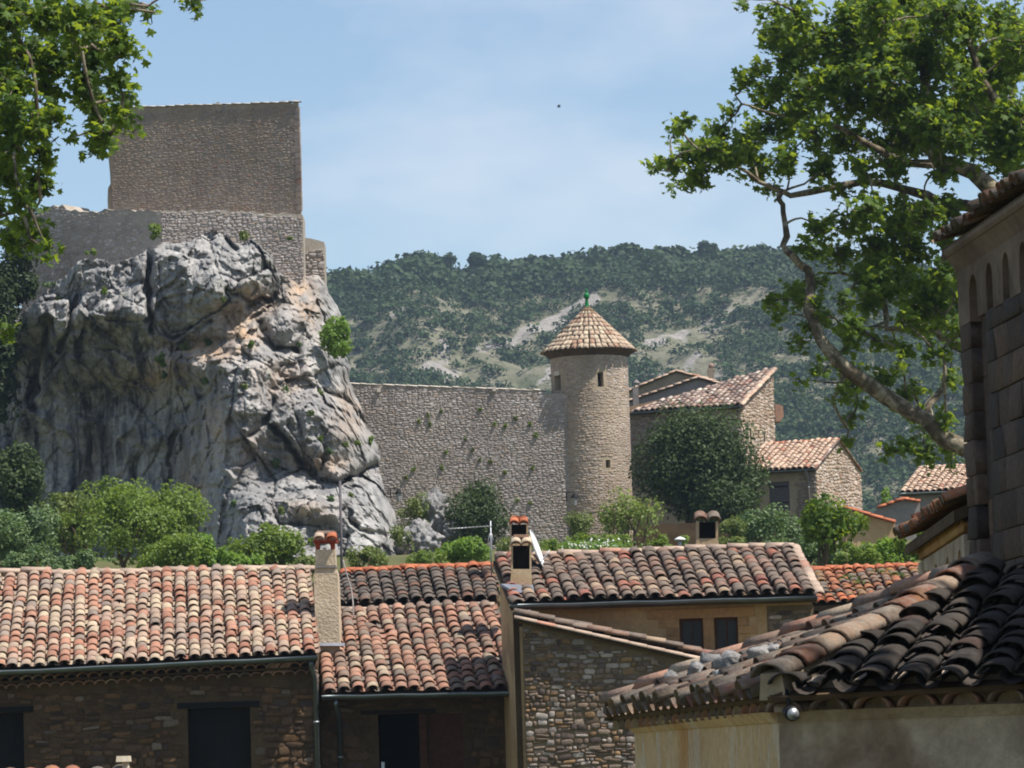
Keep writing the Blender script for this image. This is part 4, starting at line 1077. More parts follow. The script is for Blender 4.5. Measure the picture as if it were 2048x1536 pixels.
# ------------------------------------------------------------------ houses in the street
def house_body(root, FL, FR, depth, zt_f, zt_b, holes, mat, inset=.25, back=(0, 1), zb=-.5):
    """walls of one house: front sheet with openings, sides, back. FL, FR = front corners (x, y); zt = wall top at front / back"""
    FL = np.array([FL[0], FL[1], zb]); FR = np.array([FR[0], FR[1], zb]); U = unit(FR - FL); B = unit(np.array([back[0], back[1], 0])) * depth
    Wd = np.linalg.norm(FR - FL)
    V, Fc = front_sheet(FL, U, Wd, zt_f - zb, holes, inset)
    def q(*ps):
        o = len(V); V.extend(ps); Fc.append(tuple(range(o, o + len(ps))))
    up = lambda p, z: np.array([p[0], p[1], z])
    q(FR, FR + B, up(FR + B, zt_b), up(FR, zt_f)); q(FL + B, FL, up(FL, zt_f), up(FL + B, zt_b)); q(FR + B, FL + B, up(FL + B, zt_b), up(FR + B, zt_b))
    w = put('wall', mesh_py('wall', V, Fc, mat), root)
    return w, FL, U, Wd

def hole_px(O, U, x0, x1, y0, y1, Y):
    """photograph rectangle on a wall plane -> (u0, u1, v0, v1) on that wall"""
    a = W(x0, y1, Y); b = W(x1, y0, Y); u0 = (a - O) @ U; u1 = (b - O) @ U
    return (u0, u1, a[2] - O[2], b[2] - O[2])

# --- house A: long cream and orange roof on the left
def house_a():
    E0, E1 = W(-64, 1343, 70.0), W(633, 1310, 70.3); R0, R1 = W(-40, 1152, 75.6), W(612, 1138, 75.9)
    root = thing('stone_house', 'long stone house on the left under a cream and orange tile roof', 'house', W(300, 1640, 70.6))
    Yw = 70.62
    FL, FR = W(-70, 1450, Yw), W(632, 1450, Yw); zt = min(E0[2], E1[2]) - .02
    O = np.array([FL[0], FL[1], -.5]); U = unit(np.array([FR[0] - FL[0], FR[1] - FL[1], 0]))
    h1 = hole_px(O, U, -40, 47, 1425, 1660, Yw); h2 = hole_px(O, U, 380, 500, 1414, 1660, Yw)
    h1 = (h1[0], h1[1], .6, h1[3]); h2 = (h2[0], h2[1], .6, h2[3])
    w, O, U, Wd = house_body(root, FL, FR, 5.2, zt - .14, R1[2] - .25, [h1, h2], MT['mortar_dark'])
    fm = flatmap(O + np.array([0, -.003, 0]), U, (0, -1, 0))
    hl = [(h[0] - .16, h[1] + .16, h[3], h[3] + .11) for h in (h1, h2)]
    zs = W(300, 1560, Yw)[2] - O[2]
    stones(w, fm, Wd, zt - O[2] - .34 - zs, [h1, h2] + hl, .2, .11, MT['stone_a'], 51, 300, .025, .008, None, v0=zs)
    # right-hand side wall, sunlit
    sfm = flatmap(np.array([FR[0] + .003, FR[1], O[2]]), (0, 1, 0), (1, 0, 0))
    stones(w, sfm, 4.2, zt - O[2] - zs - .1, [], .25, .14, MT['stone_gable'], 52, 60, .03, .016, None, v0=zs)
    for h, nm in ((h1, 1), (h2, 2)):
        p = O + U * ((h[0] + h[1]) / 2) + np.array([0, -.05, h[3] + .005])
        boxw('lintel', p, h[1] - h[0] + .32, .2, .095, MT['wood_black'], root, U)
        d = hexa('shutter', *[[O + U * h[0] + np.array([0, .2, z]), O + U * h[1] + np.array([0, .2, z]), O + U * h[1] + np.array([0, .26, z]), O + U * h[0] + np.array([0, .26, z])] for z in (h[2], h[3])], MT['wood_black'], root)
        planks(d, O + U * (h[0] + .02) + np.array([0, .195, h[2]]), U, (0, -1, 0), h[1] - h[0] - .04, h[3] - h[2] - .01, 7, MT['wood_black'], .03, seed=nm)
    rf = roof(root, E0, E1, R0, R1, 27, 17, MT['tile_a'], 11, 300, None, None, lambda i, j: None, .014, sag=.0)
    m1 = W(98, 1150, 75.62)
    ridge(rf, W(-64, 1148, 75.6), W(96, 1143, 75.65), 3, .26, MT['tile_ridge'], 6, bed=MT['mortar'])
    ridge(rf, W(98, 1149, 75.62), W(624, 1137, 75.9), 11, .25, MT['tile_ridge'], 7, bed=MT['mortar'])
    # corbelled eave: two courses of tiles bedded in the wall head
    for k, (dz, dy) in enumerate(((-.17, -.30), (-.30, -.16))):
        n = 31; V, Fc = tile_vf(.34, .205, .19, .6, .018, 6, 60 + k); me = mesh_np('cornice_tile', V, Fc, MT['tile_b'], True)
        for i in range(n):
            f = (i + .5 * (k % 2)) / n; p = E0 * (1 - f) + E1 * f; p = np.array([p[0], Yw + dy, p[2] + dz])
            put('cornice_tile', me, w, basis(p, np.array([1., 0, 0]), np.array([0, 1., 0]), np.array([0, 0, 1.])))
        a, b = E0 + np.array([0, 0, dz + .09]), E1 + np.array([0, 0, dz + .09]); a[1] = b[1] = Yw + dy + .03
        hexa('cornice_bed', [a, b, b + np.array([0, .4, 0]), a + np.array([0, .4, 0])], [q + np.array([0, 0, .035]) for q in (a, b, b + np.array([0, .4, 0]), a + np.array([0, .4, 0]))], MT['mortar_dark'], w)
    d = np.array([0, -.07, -.015]); gutter(root, E0 + d, E1 + d + np.array([.02, 0, 0]), .075)
    tp = W(622, 1322, 70.3); downpipe(root, np.array([tp[0], 70.27, tp[2]]), np.array([W(636, 1500, 70.5)[0] - .02, Yw - .07, -.4]), .042)
house_a()

# --- chimney between the two roofs
def chimney_a():
    Y = 72.6; s = Y / F
    root = thing('chimney', 'tall roughcast chimney with a two-tile cap beside the cream roof', 'chimney', W(655, 1287, Y))
    def P(px, py, dy): q = W(px, py, Y); return np.array([q[0], q[1] + dy, q[2]])
    def sec(x0, x1, y, d0, d1): return [P(x0, y, d0), P(x1, y, d0), P(x1, y, d1), P(x0, y, d1)]
    hexa('shaft', sec(634, 681, 1330, -.03, 1.2), sec(627, 675, 1150, .02, .75), MT['roughcast'], root)
    hexa('shaft_neck', sec(627, 675, 1149.5, .02, .75), sec(631, 671, 1136, .03, .55), MT['roughcast'], root)
    hexa('band', sec(630, 672, 1135.5, .0, .56), sec(630, 672, 1131, .0, .56), MT['stucco_grey'], root)
    hexa('shaft_top', sec(631, 671, 1130.5, .03, .52), sec(630, 670, 1099, .03, .52), MT['roughcast'], root)
    for x in (631, 661):
        for d in (.05, .40): pbox('brick_pier', x, x + 9, 1084, 1098.5, Y + d, .10, MT['clay_red'], root)
    hexa('cap_slab', sec(626, 674, 1084, -.02, .58), sec(627, 673, 1080, -.02, .58), MT['clay_red'], root)
    V, Fc = tile_vf(.36, .21, .17, .6, .018, 6, 1)
    for x, m, nm in ((638, MT['tile_ridge'], 0), (663, MT['tile_orange'], 1)):
        for sgn, dy in ((1, -.08),):
            p = P(x, 1080, -.08); put('cap_tile', mesh_np('cap_tile', V, Fc, m, True), root, basis(p, np.array([1., 0, 0]), unit([0, 1, .32]), unit(np.cross([1, 0, 0], [0, 1, .32]))))
            p = P(x, 1080, .68); put('cap_tile', mesh_np('cap_tile', V, Fc, m, True), root, basis(p, np.array([-1., 0, 0]), unit([0, -1, .32]), unit(np.cross([-1, 0, 0], [0, -1, .32]))))
    hexa('cap_stone', sec(633, 668, 1066, .16, .42), sec(634, 667, 1060, .16, .42), MT['tile_ridge'], root)
    hexa('flashing', sec(636, 690, 1292, -.12, .02), sec(638, 690, 1286, -.08, .02), MT['lead'], root)
chimney_a()

# --- house B: lower orange-brown roof, with a doorway under it
def house_b():
    E0, E1 = W(645, 1389, 70.6), W(1046, 1380, 70.2); R0, R1 = W(630, 1224, 75.2), W(985, 1212, 74.8)
    root = thing('stone_house', 'low stone house with weathered orange tile roof and a dark doorway', 'house', W(840, 1640, 71.2))
    Yw = 71.2; FL, FR = W(640, 1450, Yw), W(1060, 1450, Yw); zt = min(E0[2], E1[2]) - .04
    O = np.array([FL[0], FL[1], -.5]); U = unit(np.array([FR[0] - FL[0], FR[1] - FL[1], 0]))
    h = hole_px(O, U, 762, 925, 1424, 1660, Yw); h = (h[0], h[1], .5, h[3])
    w, O, U, Wd = house_body(root, FL, FR, 3.8, zt, R1[2] - .25, [h], MT['mortar_dark'], .3)
    zs = W(800, 1560, Yw)[2] - O[2]
    hl = (h[0] - .28, h[1] - .45, h[3], h[3] + .08)
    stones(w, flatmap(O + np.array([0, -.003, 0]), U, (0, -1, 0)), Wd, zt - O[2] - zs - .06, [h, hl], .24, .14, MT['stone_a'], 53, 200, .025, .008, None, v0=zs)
    boxw('lintel', O + U * ((hl[0] + hl[1]) / 2) + np.array([0, -.03, h[3] + .005]), hl[1] - hl[0], .2, .07, MT['wood_dark'], root, U)
    mid = hole_px(O, U, 842, 852, 1424, 1600, Yw)
    # open half: a dark room behind; shut half: red-brown plank leaf
    A = O + U * h[0]; B = O + U * mid[0]
    room = [A + np.array([0, .31, h[2]]), B + np.array([0, .31, h[2]]), B + np.array([0, 1.6, h[2]]), A + np.array([0, 1.6, h[2]])]
    V = room + [p + np.array([0, 0, h[3] - h[2]]) for p in room]
    put('doorway', mesh_py('doorway', V, [(0, 1, 2, 3), (7, 6, 5, 4), (3, 2, 6, 7), (1, 5, 6, 2), (0, 3, 7, 4)], MT['interior']), root)
    boxw('door_post', O + U * ((mid[0] + mid[1]) / 2) + np.array([0, .1, h[2]]), mid[1] - mid[0], .12, h[3] - h[2] - .002, MT['wood_red'], root, U)
    a = O + U * (mid[1] + .01) + np.array([0, .2, h[2]]); b = O + U * (h[1] - .005) + np.array([0, .2, h[2]]); up = np.array([0, 0, h[3] - h[2] - .01])
    d = hexa('door', [a, b, b + np.array([0, .04, 0]), a + np.array([0, .04, 0])], [a + up, b + up, b + up + np.array([0, .04, 0]), a + up + np.array([0, .04, 0])], MT['wood_red'], root)
    planks(d, a + np.array([0, -.004, 0]), U, (0, -1, 0), np.linalg.norm(b - a), up[2], 5, MT['wood_red'], .02, seed=8)
    pp = W(766, 1545, Yw - .2); tube('vent_pipe', [np.array([pp[0], Yw - .1, pp[2] - .6]), np.array([pp[0], Yw - .1, W(766, 1524, Yw)[2]])], .03, MT['white_paint'], root)
    def cull(p, s, t):
        q = PX(p); return q[0] > 1052 or (q[0] > 992 + (q[1] - 1210) * .26 + 14) or (q[0] < 678 and q[1] < 1275)
    rf = roof(root, E0, E1, R0, R1, 14, 16, MT['tile_b'], 12, 300, cull, None, None, .016)
    ridge(rf, W(676, 1222, 75.25), W(985, 1211, 74.85), 9, .2, MT['tile_ridge'], 17, bed=MT['tile_orange'])
    d = np.array([0, -.07, -.02]); gutter(root, E0 + d, E1 + d, .07)
    tp = W(672, 1402, 70.5); downpipe(root, np.array([tp[0], 70.5, tp[2]]), np.array([tp[0] + .02, Yw - .07, -.4]), .04)
    # lead strip where the roof meets the next house
    a, b = W(1000, 1222, 74.0), W(1040, 1378, 70.4); dx = np.array([.1, 0, 0])
    hexa('flashing', [a, a + dx, b + dx, b], [a + np.array([0, 0, .05]), a + dx + np.array([0, 0, .22]), b + dx + np.array([0, 0, .22]), b + np.array([0, 0, .05])], MT['lead'], root)
    E0, E1 = W(668, 1212, 76.2), W(1000, 1200, 76.0); R0, R1 = W(650, 1147, 79.0), W(985, 1133, 78.8)
    r2 = thing('back_house', 'house behind with a dark grey mossy tile roof and orange ridge', 'house', W(820, 1640, 77))
    house_body(r2, W(660, 1300, 76.5), W(1000, 1300, 76.4), 2.3, min(E0[2], E1[2]) - .1, R1[2] - .2, [], MT['mortar_dark'])
    rf = roof(r2, E0, E1, R0, R1, 13, 9, MT['tile_dark'], 13, 300, lambda p, s, t: PX(p)[0] > 996, None, lambda i, j: MT['tile_orange'] if j == 8 else None, .014)
    ridge(rf, W(690, 1143, 79.05), W(985, 1132, 78.85), 8, .24, MT['tile_orange'], 18, bed=MT['mortar_dark'])
house_b()

# --- house C: grey-brown roof in the middle, two windows under the gutter
def house_c():
    E0, E1 = W(1022, 1207, 68.0), W(1634, 1190, 67.4); R0, R1 = W(986, 1118, 71.3), W(1585, 1097, 70.7)
    root = thing('plastered_house', 'ochre plastered house with grey-brown tile roof and paired windows', 'house', W(1320, 1640, 68.5))
    FL, FR = W(1032, 1260, 68.45), W(1626, 1260, 67.85); zt = min(E0[2], E1[2]) - .03
    O = np.array([FL[0], FL[1], -.5]); U = unit(np.array([FR[0] - FL[0], FR[1] - FL[1], 0])); Ym = 68.1
    h1 = hole_px(O, U, 1360, 1406, 1236, 1306, Ym); h2 = hole_px(O, U, 1430, 1476, 1234, 1306, Ym)
    h2 = (h2[0], h2[1], h1[2], h1[3]); bk = (R0[0] - E0[0], R0[1] - E0[1])
    w, O, U, Wd = house_body(root, FL, FR, 2.9, zt, R0[2] - .22, [h1, h2], MT['plaster_ochre'], .16, bk)
    N = np.array([U[1], -U[0], 0]); N = -N if N[1] > 0 else N
    blocks = [(h1[0] - .5, h2[1] + .28, h1[3] + .0, h1[3] + .15), (h1[1], h2[0], h1[2], h1[3])]
    for k in range(4):
        z = h1[2] + (h1[3] - h1[2]) * k / 4; z2 = h1[2] + (h1[3] - h1[2]) * (k + 1) / 4 - .012
        blocks += [(h1[0] - (.32 if k % 2 else .2), h1[0], z, z2), (h2[1], h2[1] + (.3 if k % 2 == 0 else .18), z, z2)]
    for a, b, c, d in blocks: boxw('surround_stone', O + U * ((a + b) / 2) + N * .025 + np.array([0, 0, c]), b - a - .01, .03, d - c, MT['ashlar_warm'], w, U, 1, .004)
    for h in (h1, h2):
        fr = []
        def bar(u0, u1, v0, v1, dy=.09, t=.04):
            p = O + U * ((u0 + u1) / 2) - N * dy + np.array([0, 0, v0]); ux = U; uy = np.array([-ux[1], ux[0], 0])
            b = [p - ux * (u1 - u0) / 2, p + ux * (u1 - u0) / 2, p + ux * (u1 - u0) / 2 + uy * t, p - ux * (u1 - u0) / 2 + uy * t]
            fr.append((b + [q + np.array([0, 0, v1 - v0]) for q in b], [(3, 2, 1, 0), (4, 5, 6, 7), (0, 1, 5, 4), (1, 2, 6, 5), (2, 3, 7, 6), (3, 0, 4, 7)]))
        bar(h[0], h[0] + .045, h[2], h[3]); bar(h[1] - .045, h[1], h[2], h[3]); bar(h[0] + .045, h[1] - .045, h[3] - .05, h[3]); bar(h[0] + .045, h[1] - .045, h[2], h[2] + .05); bar((h[0] + h[1]) / 2 - .012, (h[0] + h[1]) / 2 + .012, h[2] + .05, h[3] - .05)
        f = merge('window', fr, MT['wood_red'], root)
        a = O + U * h[0] - N * .12; b = O + U * h[1] - N * .12
        hexa('pane', [a + np.array([0, 0, h[2]]), b + np.array([0, 0, h[2]]), b + np.array([0, .02, h[2]]), a + np.array([0, .02, h[2]])], [a + np.array([0, 0, h[3]]), b + np.array([0, 0, h[3]]), b + np.array([0, .02, h[3]]), a + np.array([0, .02, h[3]])], MT['glass'], f)
    # rubble end of the front wall at the right
    u0 = hole_px(O, U, 1540, 1626, 1215, 1300, Ym)
    pp = O + U * ((u0[0] + Wd) / 2) + N * .004 + np.array([0, 0, u0[2] - 1.2]); boxw('rubble_panel', pp, Wd - u0[0] + .04, .02, u0[3] - u0[2] + 1.24, MT['mortar_gable'], w, U)
    stones(w, lambda u, v: (O + U * u + N * .006 + np.array([0, 0, v]), U, np.array([0, 0, 1.]), N), Wd - u0[0], u0[3] - u0[2], [], .16, .09, MT['stone_gable'], 57, 60, .025, .006, None, u0=u0[0], v0=u0[2])
    rf = roof(root, E0, E1, R0, R1, 22, 10, MT['tile_c'], 14, 300, None, None, None, .016)
    ridge(rf, W(990, 1114, 71.35), W(1583, 1093, 70.75), 14, .24, MT['tile_ridge'], 21, bed=MT['mortar'])
    ridge(rf, R1 + (E1 - R1) * .0 + np.array([.03, 0, .02]), E1 + np.array([.03, 0, .02]), 10, .2, MT['tile_ridge'], 22, 'verge_tile')
    d = np.array([0, -.06, -.02]); gutter(root, E0 + d - np.array([.02, 0, 0]), E1 + d, .06)
    # little pieces on the roof
    v = thing('roof_vent', 'small white metal vent cowl on the grey-brown roof ridge', 'vent', W(1360, 1100, 71.6))
    tube('vent_stem', [W(1360, 1100, 71.6), W(1360, 1080, 71.6)], .03, MT['galv'], v)
    lathe('vent_hat', W(1360, 1080, 71.6), [(.10, 0), (.09, .02), (.03, .05), (.01, .055)], MT['white_paint'], v, 12)
house_c()

def capped_chimney(label, x0, x1, yb, yt, Y, mat, tiles, tile_m, depth=.45, mouth=True, taper=.94):
    s = Y / F; root = thing('chimney', label, 'chimney', W((x0 + x1) / 2, yb, Y)); P = lambda px, py, dy=0: W(px, py, Y) + np.array([0, dy, 0])
    h = yb - yt; xm = (x0 + x1) / 2; hw = (x1 - x0) / 2; ym = yt + h * .6
    sec = lambda a, b, y, d0, d1: [P(a, y, d0), P(b, y, d0), P(b, y, d1), P(a, y, d1)]
    hexa('shaft', sec(x0 - 2, x1 + 2, yb + 14, 0, depth), sec(xm - hw * taper, xm + hw * taper, ym, 0, depth), mat, root)
    for a, b in ((xm - hw * taper, xm - hw * taper + hw * .16), (xm + hw * taper - hw * .16, xm + hw * taper)):
        hexa('hood_cheek', sec(a, b, ym - .3, 0, depth), sec(a, b, yt + h * .16, 0, depth), mat, root)
    hexa('mouth', sec(xm - hw * taper + hw * .16, xm + hw * taper - hw * .16, ym - .3, depth * .55, depth), sec(xm - hw * taper + hw * .16, xm + hw * taper - hw * .16, yt + h * .16, depth * .55, depth), MT['interior'], root)
    w = 2 * hw * s / tiles; V, Fc = tile_vf(depth * .75, w * 1.06, w * .9, .62, .018, 7, 4)
    for i in range(tiles):
        px = x0 + (x1 - x0) * (i + .5) / tiles
        for sg in (1, -1):
            p = P(px, yt + h * .16, -.07 if sg > 0 else depth + .07); y = unit([0, sg, .35]); x = np.array([float(sg), 0, 0])
            put('cap_tile', mesh_np('cap_tile', V, Fc, tile_m, True), root, basis(p, x, y, np.cross(x, y)))
    hexa('cap_stone', sec(xm - hw * .72, xm + hw * .72, yt + 2, depth * .25, depth * .75), sec(xm - hw * .7, xm + hw * .7, yt - 4, depth * .25, depth * .75), tile_m, root)
    return root
c1 = capped_chimney('tan chimney with twin sand-coloured tile hood, nearest on the middle roof', 1021, 1064, 1182, 1072, 69.1, MT['chimney_tan'], 2, MT['tile_tower'])
_P = lambda px, py, dy=0: W(px, py, 68.7) + np.array([0, dy, 0])
hexa('flashing', [_P(1000, 1170, .25), _P(1024, 1186, -.12), _P(1068, 1186, -.12), _P(1068, 1172, .3)], [_P(1002, 1166, .25), _P(1024, 1181, -.10), _P(1068, 1181, -.10), _P(1066, 1168, .3)], MT['lead'], c1)
capped_chimney('slim chimney with red tile cap, directly behind the sand-coloured hood', 1019, 1057, 1110, 1036, 72.6, MT['chimney_tan'], 2, MT['tile_orange'], .4)
ci = capped_chimney('stout plastered chimney with broken tile hood behind the middle ridge', 1388, 1442, 1108, 1030, 73.5, MT['chimney_tan'], 2, MT['tile_chapel'], .5, True, .78)

# --- house E: stone gable in front, its roof falling to the right
def house_e():
    Y = 66.2
    root = thing('stone_gable_house', 'rubble stone gable with sloping tiled edge between the middle roofs', 'house', W(1230, 1640, Y))
    x0, x1 = W(1049, 1400, Y)[0], W(1440, 1400, Y)[0]; zl, zr = W(1050, 1240, Y)[2], W(1425, 1328, Y)[2]
    zr = zl + (zr - zl) * (x1 - x0) / (W(1425, 1328, Y)[0] - x0)
    pts = [np.array([x0, Y, -.5]), np.array([x1, Y, -.5]), np.array([x1, Y, zr]), np.array([x0, Y, zl])]
    w = polyprism('wall', pts, (0, 1.7, 0), MT['mortar_gable'], root)
    zs = W(1200, 1560, Y)[2]
    stones(w, flatmap(np.array([x0, Y - .003, zs]), (1, 0, 0), (0, -1, 0)), x1 - x0 - .1, zl - zs, [], .13, .075, MT['stone_gable'], 55, 300, .024, .006, lambda u, v: zs + v > zl + (zr - zl) * u / (x1 - x0) - .08)
    up = np.array([0, 0, .05]); f = np.array([0, -.1, 0]); b = np.array([0, 1.6, 0])
    L0, L1 = np.array([x0 - .06, Y, zl]), np.array([x1, Y, zr])
    hexa('verge_bed', [L0 + f, L1 + f, L1 + b, L0 + b], [L0 + f + up, L1 + f + up, L1 + b + up, L0 + b + up], MT['mortar'], root)
    rf = roof(root, L1 + f + up * 1.7, L1 + b + up * 1.7, L0 + f + up * 1.7, L0 + b + up * 1.7, 7, 11, MT['tile_c'], 19, 300, None, None, None, .008)
    V, Fc = tile_vf(.36, .2, .17, .5, .018, 5, 9); me = mesh_np('verge_tile', V, Fc, MT['tile_ridge'], True); d = unit(L0 - L1)
    for i in range(11):
        p = L1 + f * 1.1 + (L0 - L1) * i / 11 + up * .2; x = np.array([0, 1., 0]); z = np.cross(x, d); put('verge_tile', me, rf, basis(p, x, d, z))
    # timber head and plastered return at the left edge
    pbox('corner_post', 1036, 1048, 1232, 1560, Y + .35, .5, MT['mortar_dark'], root)
    tube('beam_end', [W(1030, 1234, Y + .1), W(1062, 1226, Y + .1)], .06, MT['wood_grey'], root)
house_e()

# --- house D: small roof with an orange eave
def house_d():
    E0, E1 = W(1612, 1210, 82.0), W(1868, 1200, 82.0); R0, R1 = W(1578, 1143, 85.2), W(1830, 1133, 85.2)
    root = thing('small_house', 'small house behind with mossy tile roof and bright orange eave tiles', 'house', W(1740, 1640, 83))
    w, O, U, Wd = house_body(root, W(1620, 1230, 82.5), W(1868, 1230, 82.5), 2.5, min(E0[2], E1[2]) - .06, R1[2] - .2, [], MT['mortar_dark'])
    rf = roof(root, E0, E1, R0, R1, 12, 9, MT['tile_d'], 15, 300, None, {0: MT['tile_orange']}, lambda i, j: MT['tile_orange'] if (j == 1 and i % 3 == 0) or j == 8 else None, .014)
    ridge(rf, W(1584, 1141, 85.25), W(1850, 1133, 85.25), 8, .26, MT['tile_orange'], 27, bed=MT['mortar'])
    V, Fc = tile_vf(.34, .205, .19, .6, .018, 6, 64); me = mesh_np('cornice_tile', V, Fc, MT['tile_b'], True)
    for k, (dz, dy) in enumerate(((-.14, -.26), (-.26, -.14))):
        for i in range(13):
            f = (i + .5 * k) / 13; p = E0 * (1 - f) + E1 * f; put('cornice_tile', me, w, basis(np.array([p[0], 82.5 + dy, p[2] + dz]), np.array([1., 0, 0]), np.array([0, 1., 0]), np.array([0, 0, 1.])))
    tuft = rng(5)
    mossC = np.concatenate([W(a, b, 83.4) + np.array([0, 0, .08]) + tuft.normal(0, .06, (40, 3)) * np.array([1.6, .6, .5]) for a, b in ((1700, 1160), (1765, 1150), (1720, 1172), (1800, 1158))])
    V, Fc = leaf_quads(mossC, np.full(len(mossC), .05), np.tile([0, -.3, 1.], (len(mossC), 1)), tuft)
    put('moss', mesh_np('moss', V, Fc, MT['leaf_bright'], False, np.zeros(len(Fc))), rf, None, 'stuff')
house_d()

# --- houses up by the tower
def yawed(O, a):
    """unit vectors of a house turned by a degrees: along the front (to the right, nearer), and back along the side"""
    r = math.radians(a); return np.array([math.cos(r), -math.sin(r), 0]), np.array([math.sin(r), math.cos(r), 0])

def house_f():
    Y = 166.0; C0 = W(1481, 812, Y); U, B = yawed(None, 20)
    L, D = 6.0, 4.6; zb = W(1481, 1080, Y)[2]; zf = C0[2]; zt = W(1549, 744, Y + D * .94)[2]
    FR = C0; FL = C0 - U * L
    root = thing('tall_stone_house', 'tall stone house with steep mixed tile roof and sunlit right gable', 'house', np.array([C0[0], C0[1], zb]))
    V = [np.array([*p[:2], z]) for p, z in ((FL, zb), (FR, zb), (FR + B * D, zb), (FL + B * D, zb), (FL, zf), (FR, zf), (FR + B * D, zt), (FL + B * D, zf + .05))]
    w = put('wall', mesh_py('wall', V, [(0, 1, 5, 4), (1, 2, 6, 5), (2, 3, 7, 6), (3, 0, 4, 7)], MT['tower_mortar']), root)
    N = np.array([U[1], -U[0], 0]) if U[0] * -1 < 0 else None
    Nf = np.array([-B[0], -B[1], 0]); Ng = U.copy()
    Z = np.array([0, 0, 1.])
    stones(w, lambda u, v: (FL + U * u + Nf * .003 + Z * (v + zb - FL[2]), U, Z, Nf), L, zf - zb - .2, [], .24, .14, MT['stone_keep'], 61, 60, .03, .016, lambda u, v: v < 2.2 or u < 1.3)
    wins = []
    for px, y0, y1 in ((1501, 856, 890), (1531, 862, 890)):
        d = (px - 1481) / (1555 - 1481) * D; p = W(px, y1, Y + d * .95); wins.append((d - .09, d + .09, p[2] - zb, p[2] - zb + (y1 - y0) * Y / F))
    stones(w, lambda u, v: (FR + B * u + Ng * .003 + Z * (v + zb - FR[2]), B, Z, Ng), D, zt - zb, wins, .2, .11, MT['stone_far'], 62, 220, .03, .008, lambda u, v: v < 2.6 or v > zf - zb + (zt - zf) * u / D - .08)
    for a, b, c, d in wins:
        p = FR + B * ((a + b) / 2) + Ng * .004; q = [FR + B * a, FR + B * b]; up = Z * (d - c)
        o = Z * (c + zb - FR[2]); polyprism('window', [q[0] + o + Ng * .006, q[1] + o + Ng * .006, q[1] + o + up + Ng * .006, q[0] + o + up + Ng * .006], -Ng * .2, MT['interior'], root)
    ov = -B * .22; e = (zt - zf) / D * .22
    E0, E1, R0, R1 = FL + ov - U * .0, FR + ov + U * .08, FL + B * D, FR + B * D + U * .08
    E0 = np.array([*E0[:2], zf - e + .08]); E1 = np.array([*E1[:2], zf - e + .08]); R0 = np.array([*R0[:2], zt + .08]); R1 = np.array([*R1[:2], zt + .08])
    def cull(p, s, t):
        q = PX(p); return q[1] < np.interp(q[0], [1256, 1400, 1552], [826, 782, 738]) or q[0] < 1256
    rf = roof(root, E0, E1, R0, R1, 26, 15, MT['tile_far'], 31, 300, cull, None, None, .01, deckpts=[E0, E1, R1])
    ridge(rf, R1 + np.array([.02, 0, .03]), E1 + np.array([.02, 0, .03]), 13, .24, MT['tile_annex'], 32, 'verge_tile')
    gutter(root, E0 + np.array([0, -.06, -.02]), E1 + np.array([0, -.06, -.02]), .07)
    # small tiled hood on the far side of the gable
    h = W(1555, 812, Y + D); polyprism('hood', [h + np.array([-.1, 0, .1]), h + np.array([.22, 0, .0]), h + np.array([.24, 0, -.42]), h + np.array([.1, 0, -.62]), h + np.array([-.1, 0, -.62])], (0, .8, 0), MT['tile_b'], root)

def gable_behind(label, apex, left, right, Y, mat, seed, base=835):
    A, L_, R_ = W(*apex, Y), W(*left, Y), W(*right, Y); zb = W(apex[0], base, Y)[2]; Z = np.array([0, 0, 1.])
    root = thing('gable_house', label, 'house', np.array([A[0], Y, zb]))
    pts = [np.array([L_[0], Y, zb]), np.array([R_[0], Y, zb]), R_, A, L_]
    polyprism('wall', pts, (0, 3.5, 0), mat, root)
    for k, (p, q) in enumerate(((A, L_), (A, R_))):
        d = q - p; nt_ = max(4, int(np.linalg.norm(d) / .33)); bk = np.array([0, 3.7, 0]); up = Z * .1
        V = [p + up * .3 + np.array([0, -.1, 0]), q + up * .3 + np.array([0, -.1, 0]), q + bk + up * .3, p + bk + up * .3]
        rf = hexa('roof', [v - Z * .06 for v in V], V, MT['mortar_dark'], root)
        ridge(rf, q + np.array([0, -.05, .03]), p + np.array([0, -.05, .03]), nt_, .24, MT['tile_annex'], seed + k, 'verge_tile')
        a, b = (q, p)
        ridge(rf, q + np.array([0, .2, .03]), p + np.array([0, .2, .03]), nt_, .24, MT['tile_far'], seed + k + 4, 'roof_tile')
house_f()
gable_behind('grey rendered gable with tiled edge between tower and tall house', (1396, 757), (1250, 806), (1452, 772), 176, MT['stucco_grey'], 71)
gable_behind('pinkish-brown gable behind, the highest roof peak right of the tower', (1352, 744), (1250, 786), (1432, 764), 183, MT['keep_mortar'], 75)
def pot_chimney(label, px, yt, yb, wpx, Y, mat, cap):
    root = thing('chimney', label, 'chimney', W(px, yb, Y)); s = Y / F
    boxw('shaft', W(px, yb, Y), wpx * s, wpx * s, (yb - yt) * s, mat, root, (1, 0, 0), .92)
    if cap:
        for dx in (-.38, .38): boxw('pier', W(px + dx * wpx * .9, yt, Y) + np.array([0, .03, .0]), wpx * s * .22, wpx * s * .8, .16, mat, root)
        lathe('cap', W(px, yt - 7, Y) + np.array([0, wpx * s / 2, .02]), [(wpx * s * .62, 0), (wpx * s * .58, .05), (.03, .16), (.01, .17)], MT['stucco_grey'], root, 10)
    else: lathe('chimney_pot', W(px, yt, Y) + np.array([0, wpx * s / 2, 0]), [(wpx * s * .42, 0), (wpx * s * .44, .08), (wpx * s * .36, .14), (wpx * s * .2, .2)], MT['tile_far'], root, 10)
pot_chimney('small grey capped chimney just right of the tower', 1273, 775, 830, 12, 172, MT['stucco_grey'], True)
pot_chimney('slim round-topped chimney behind the upper gables', 1423, 735, 790, 13, 186, MT['keep_mortar'], False)

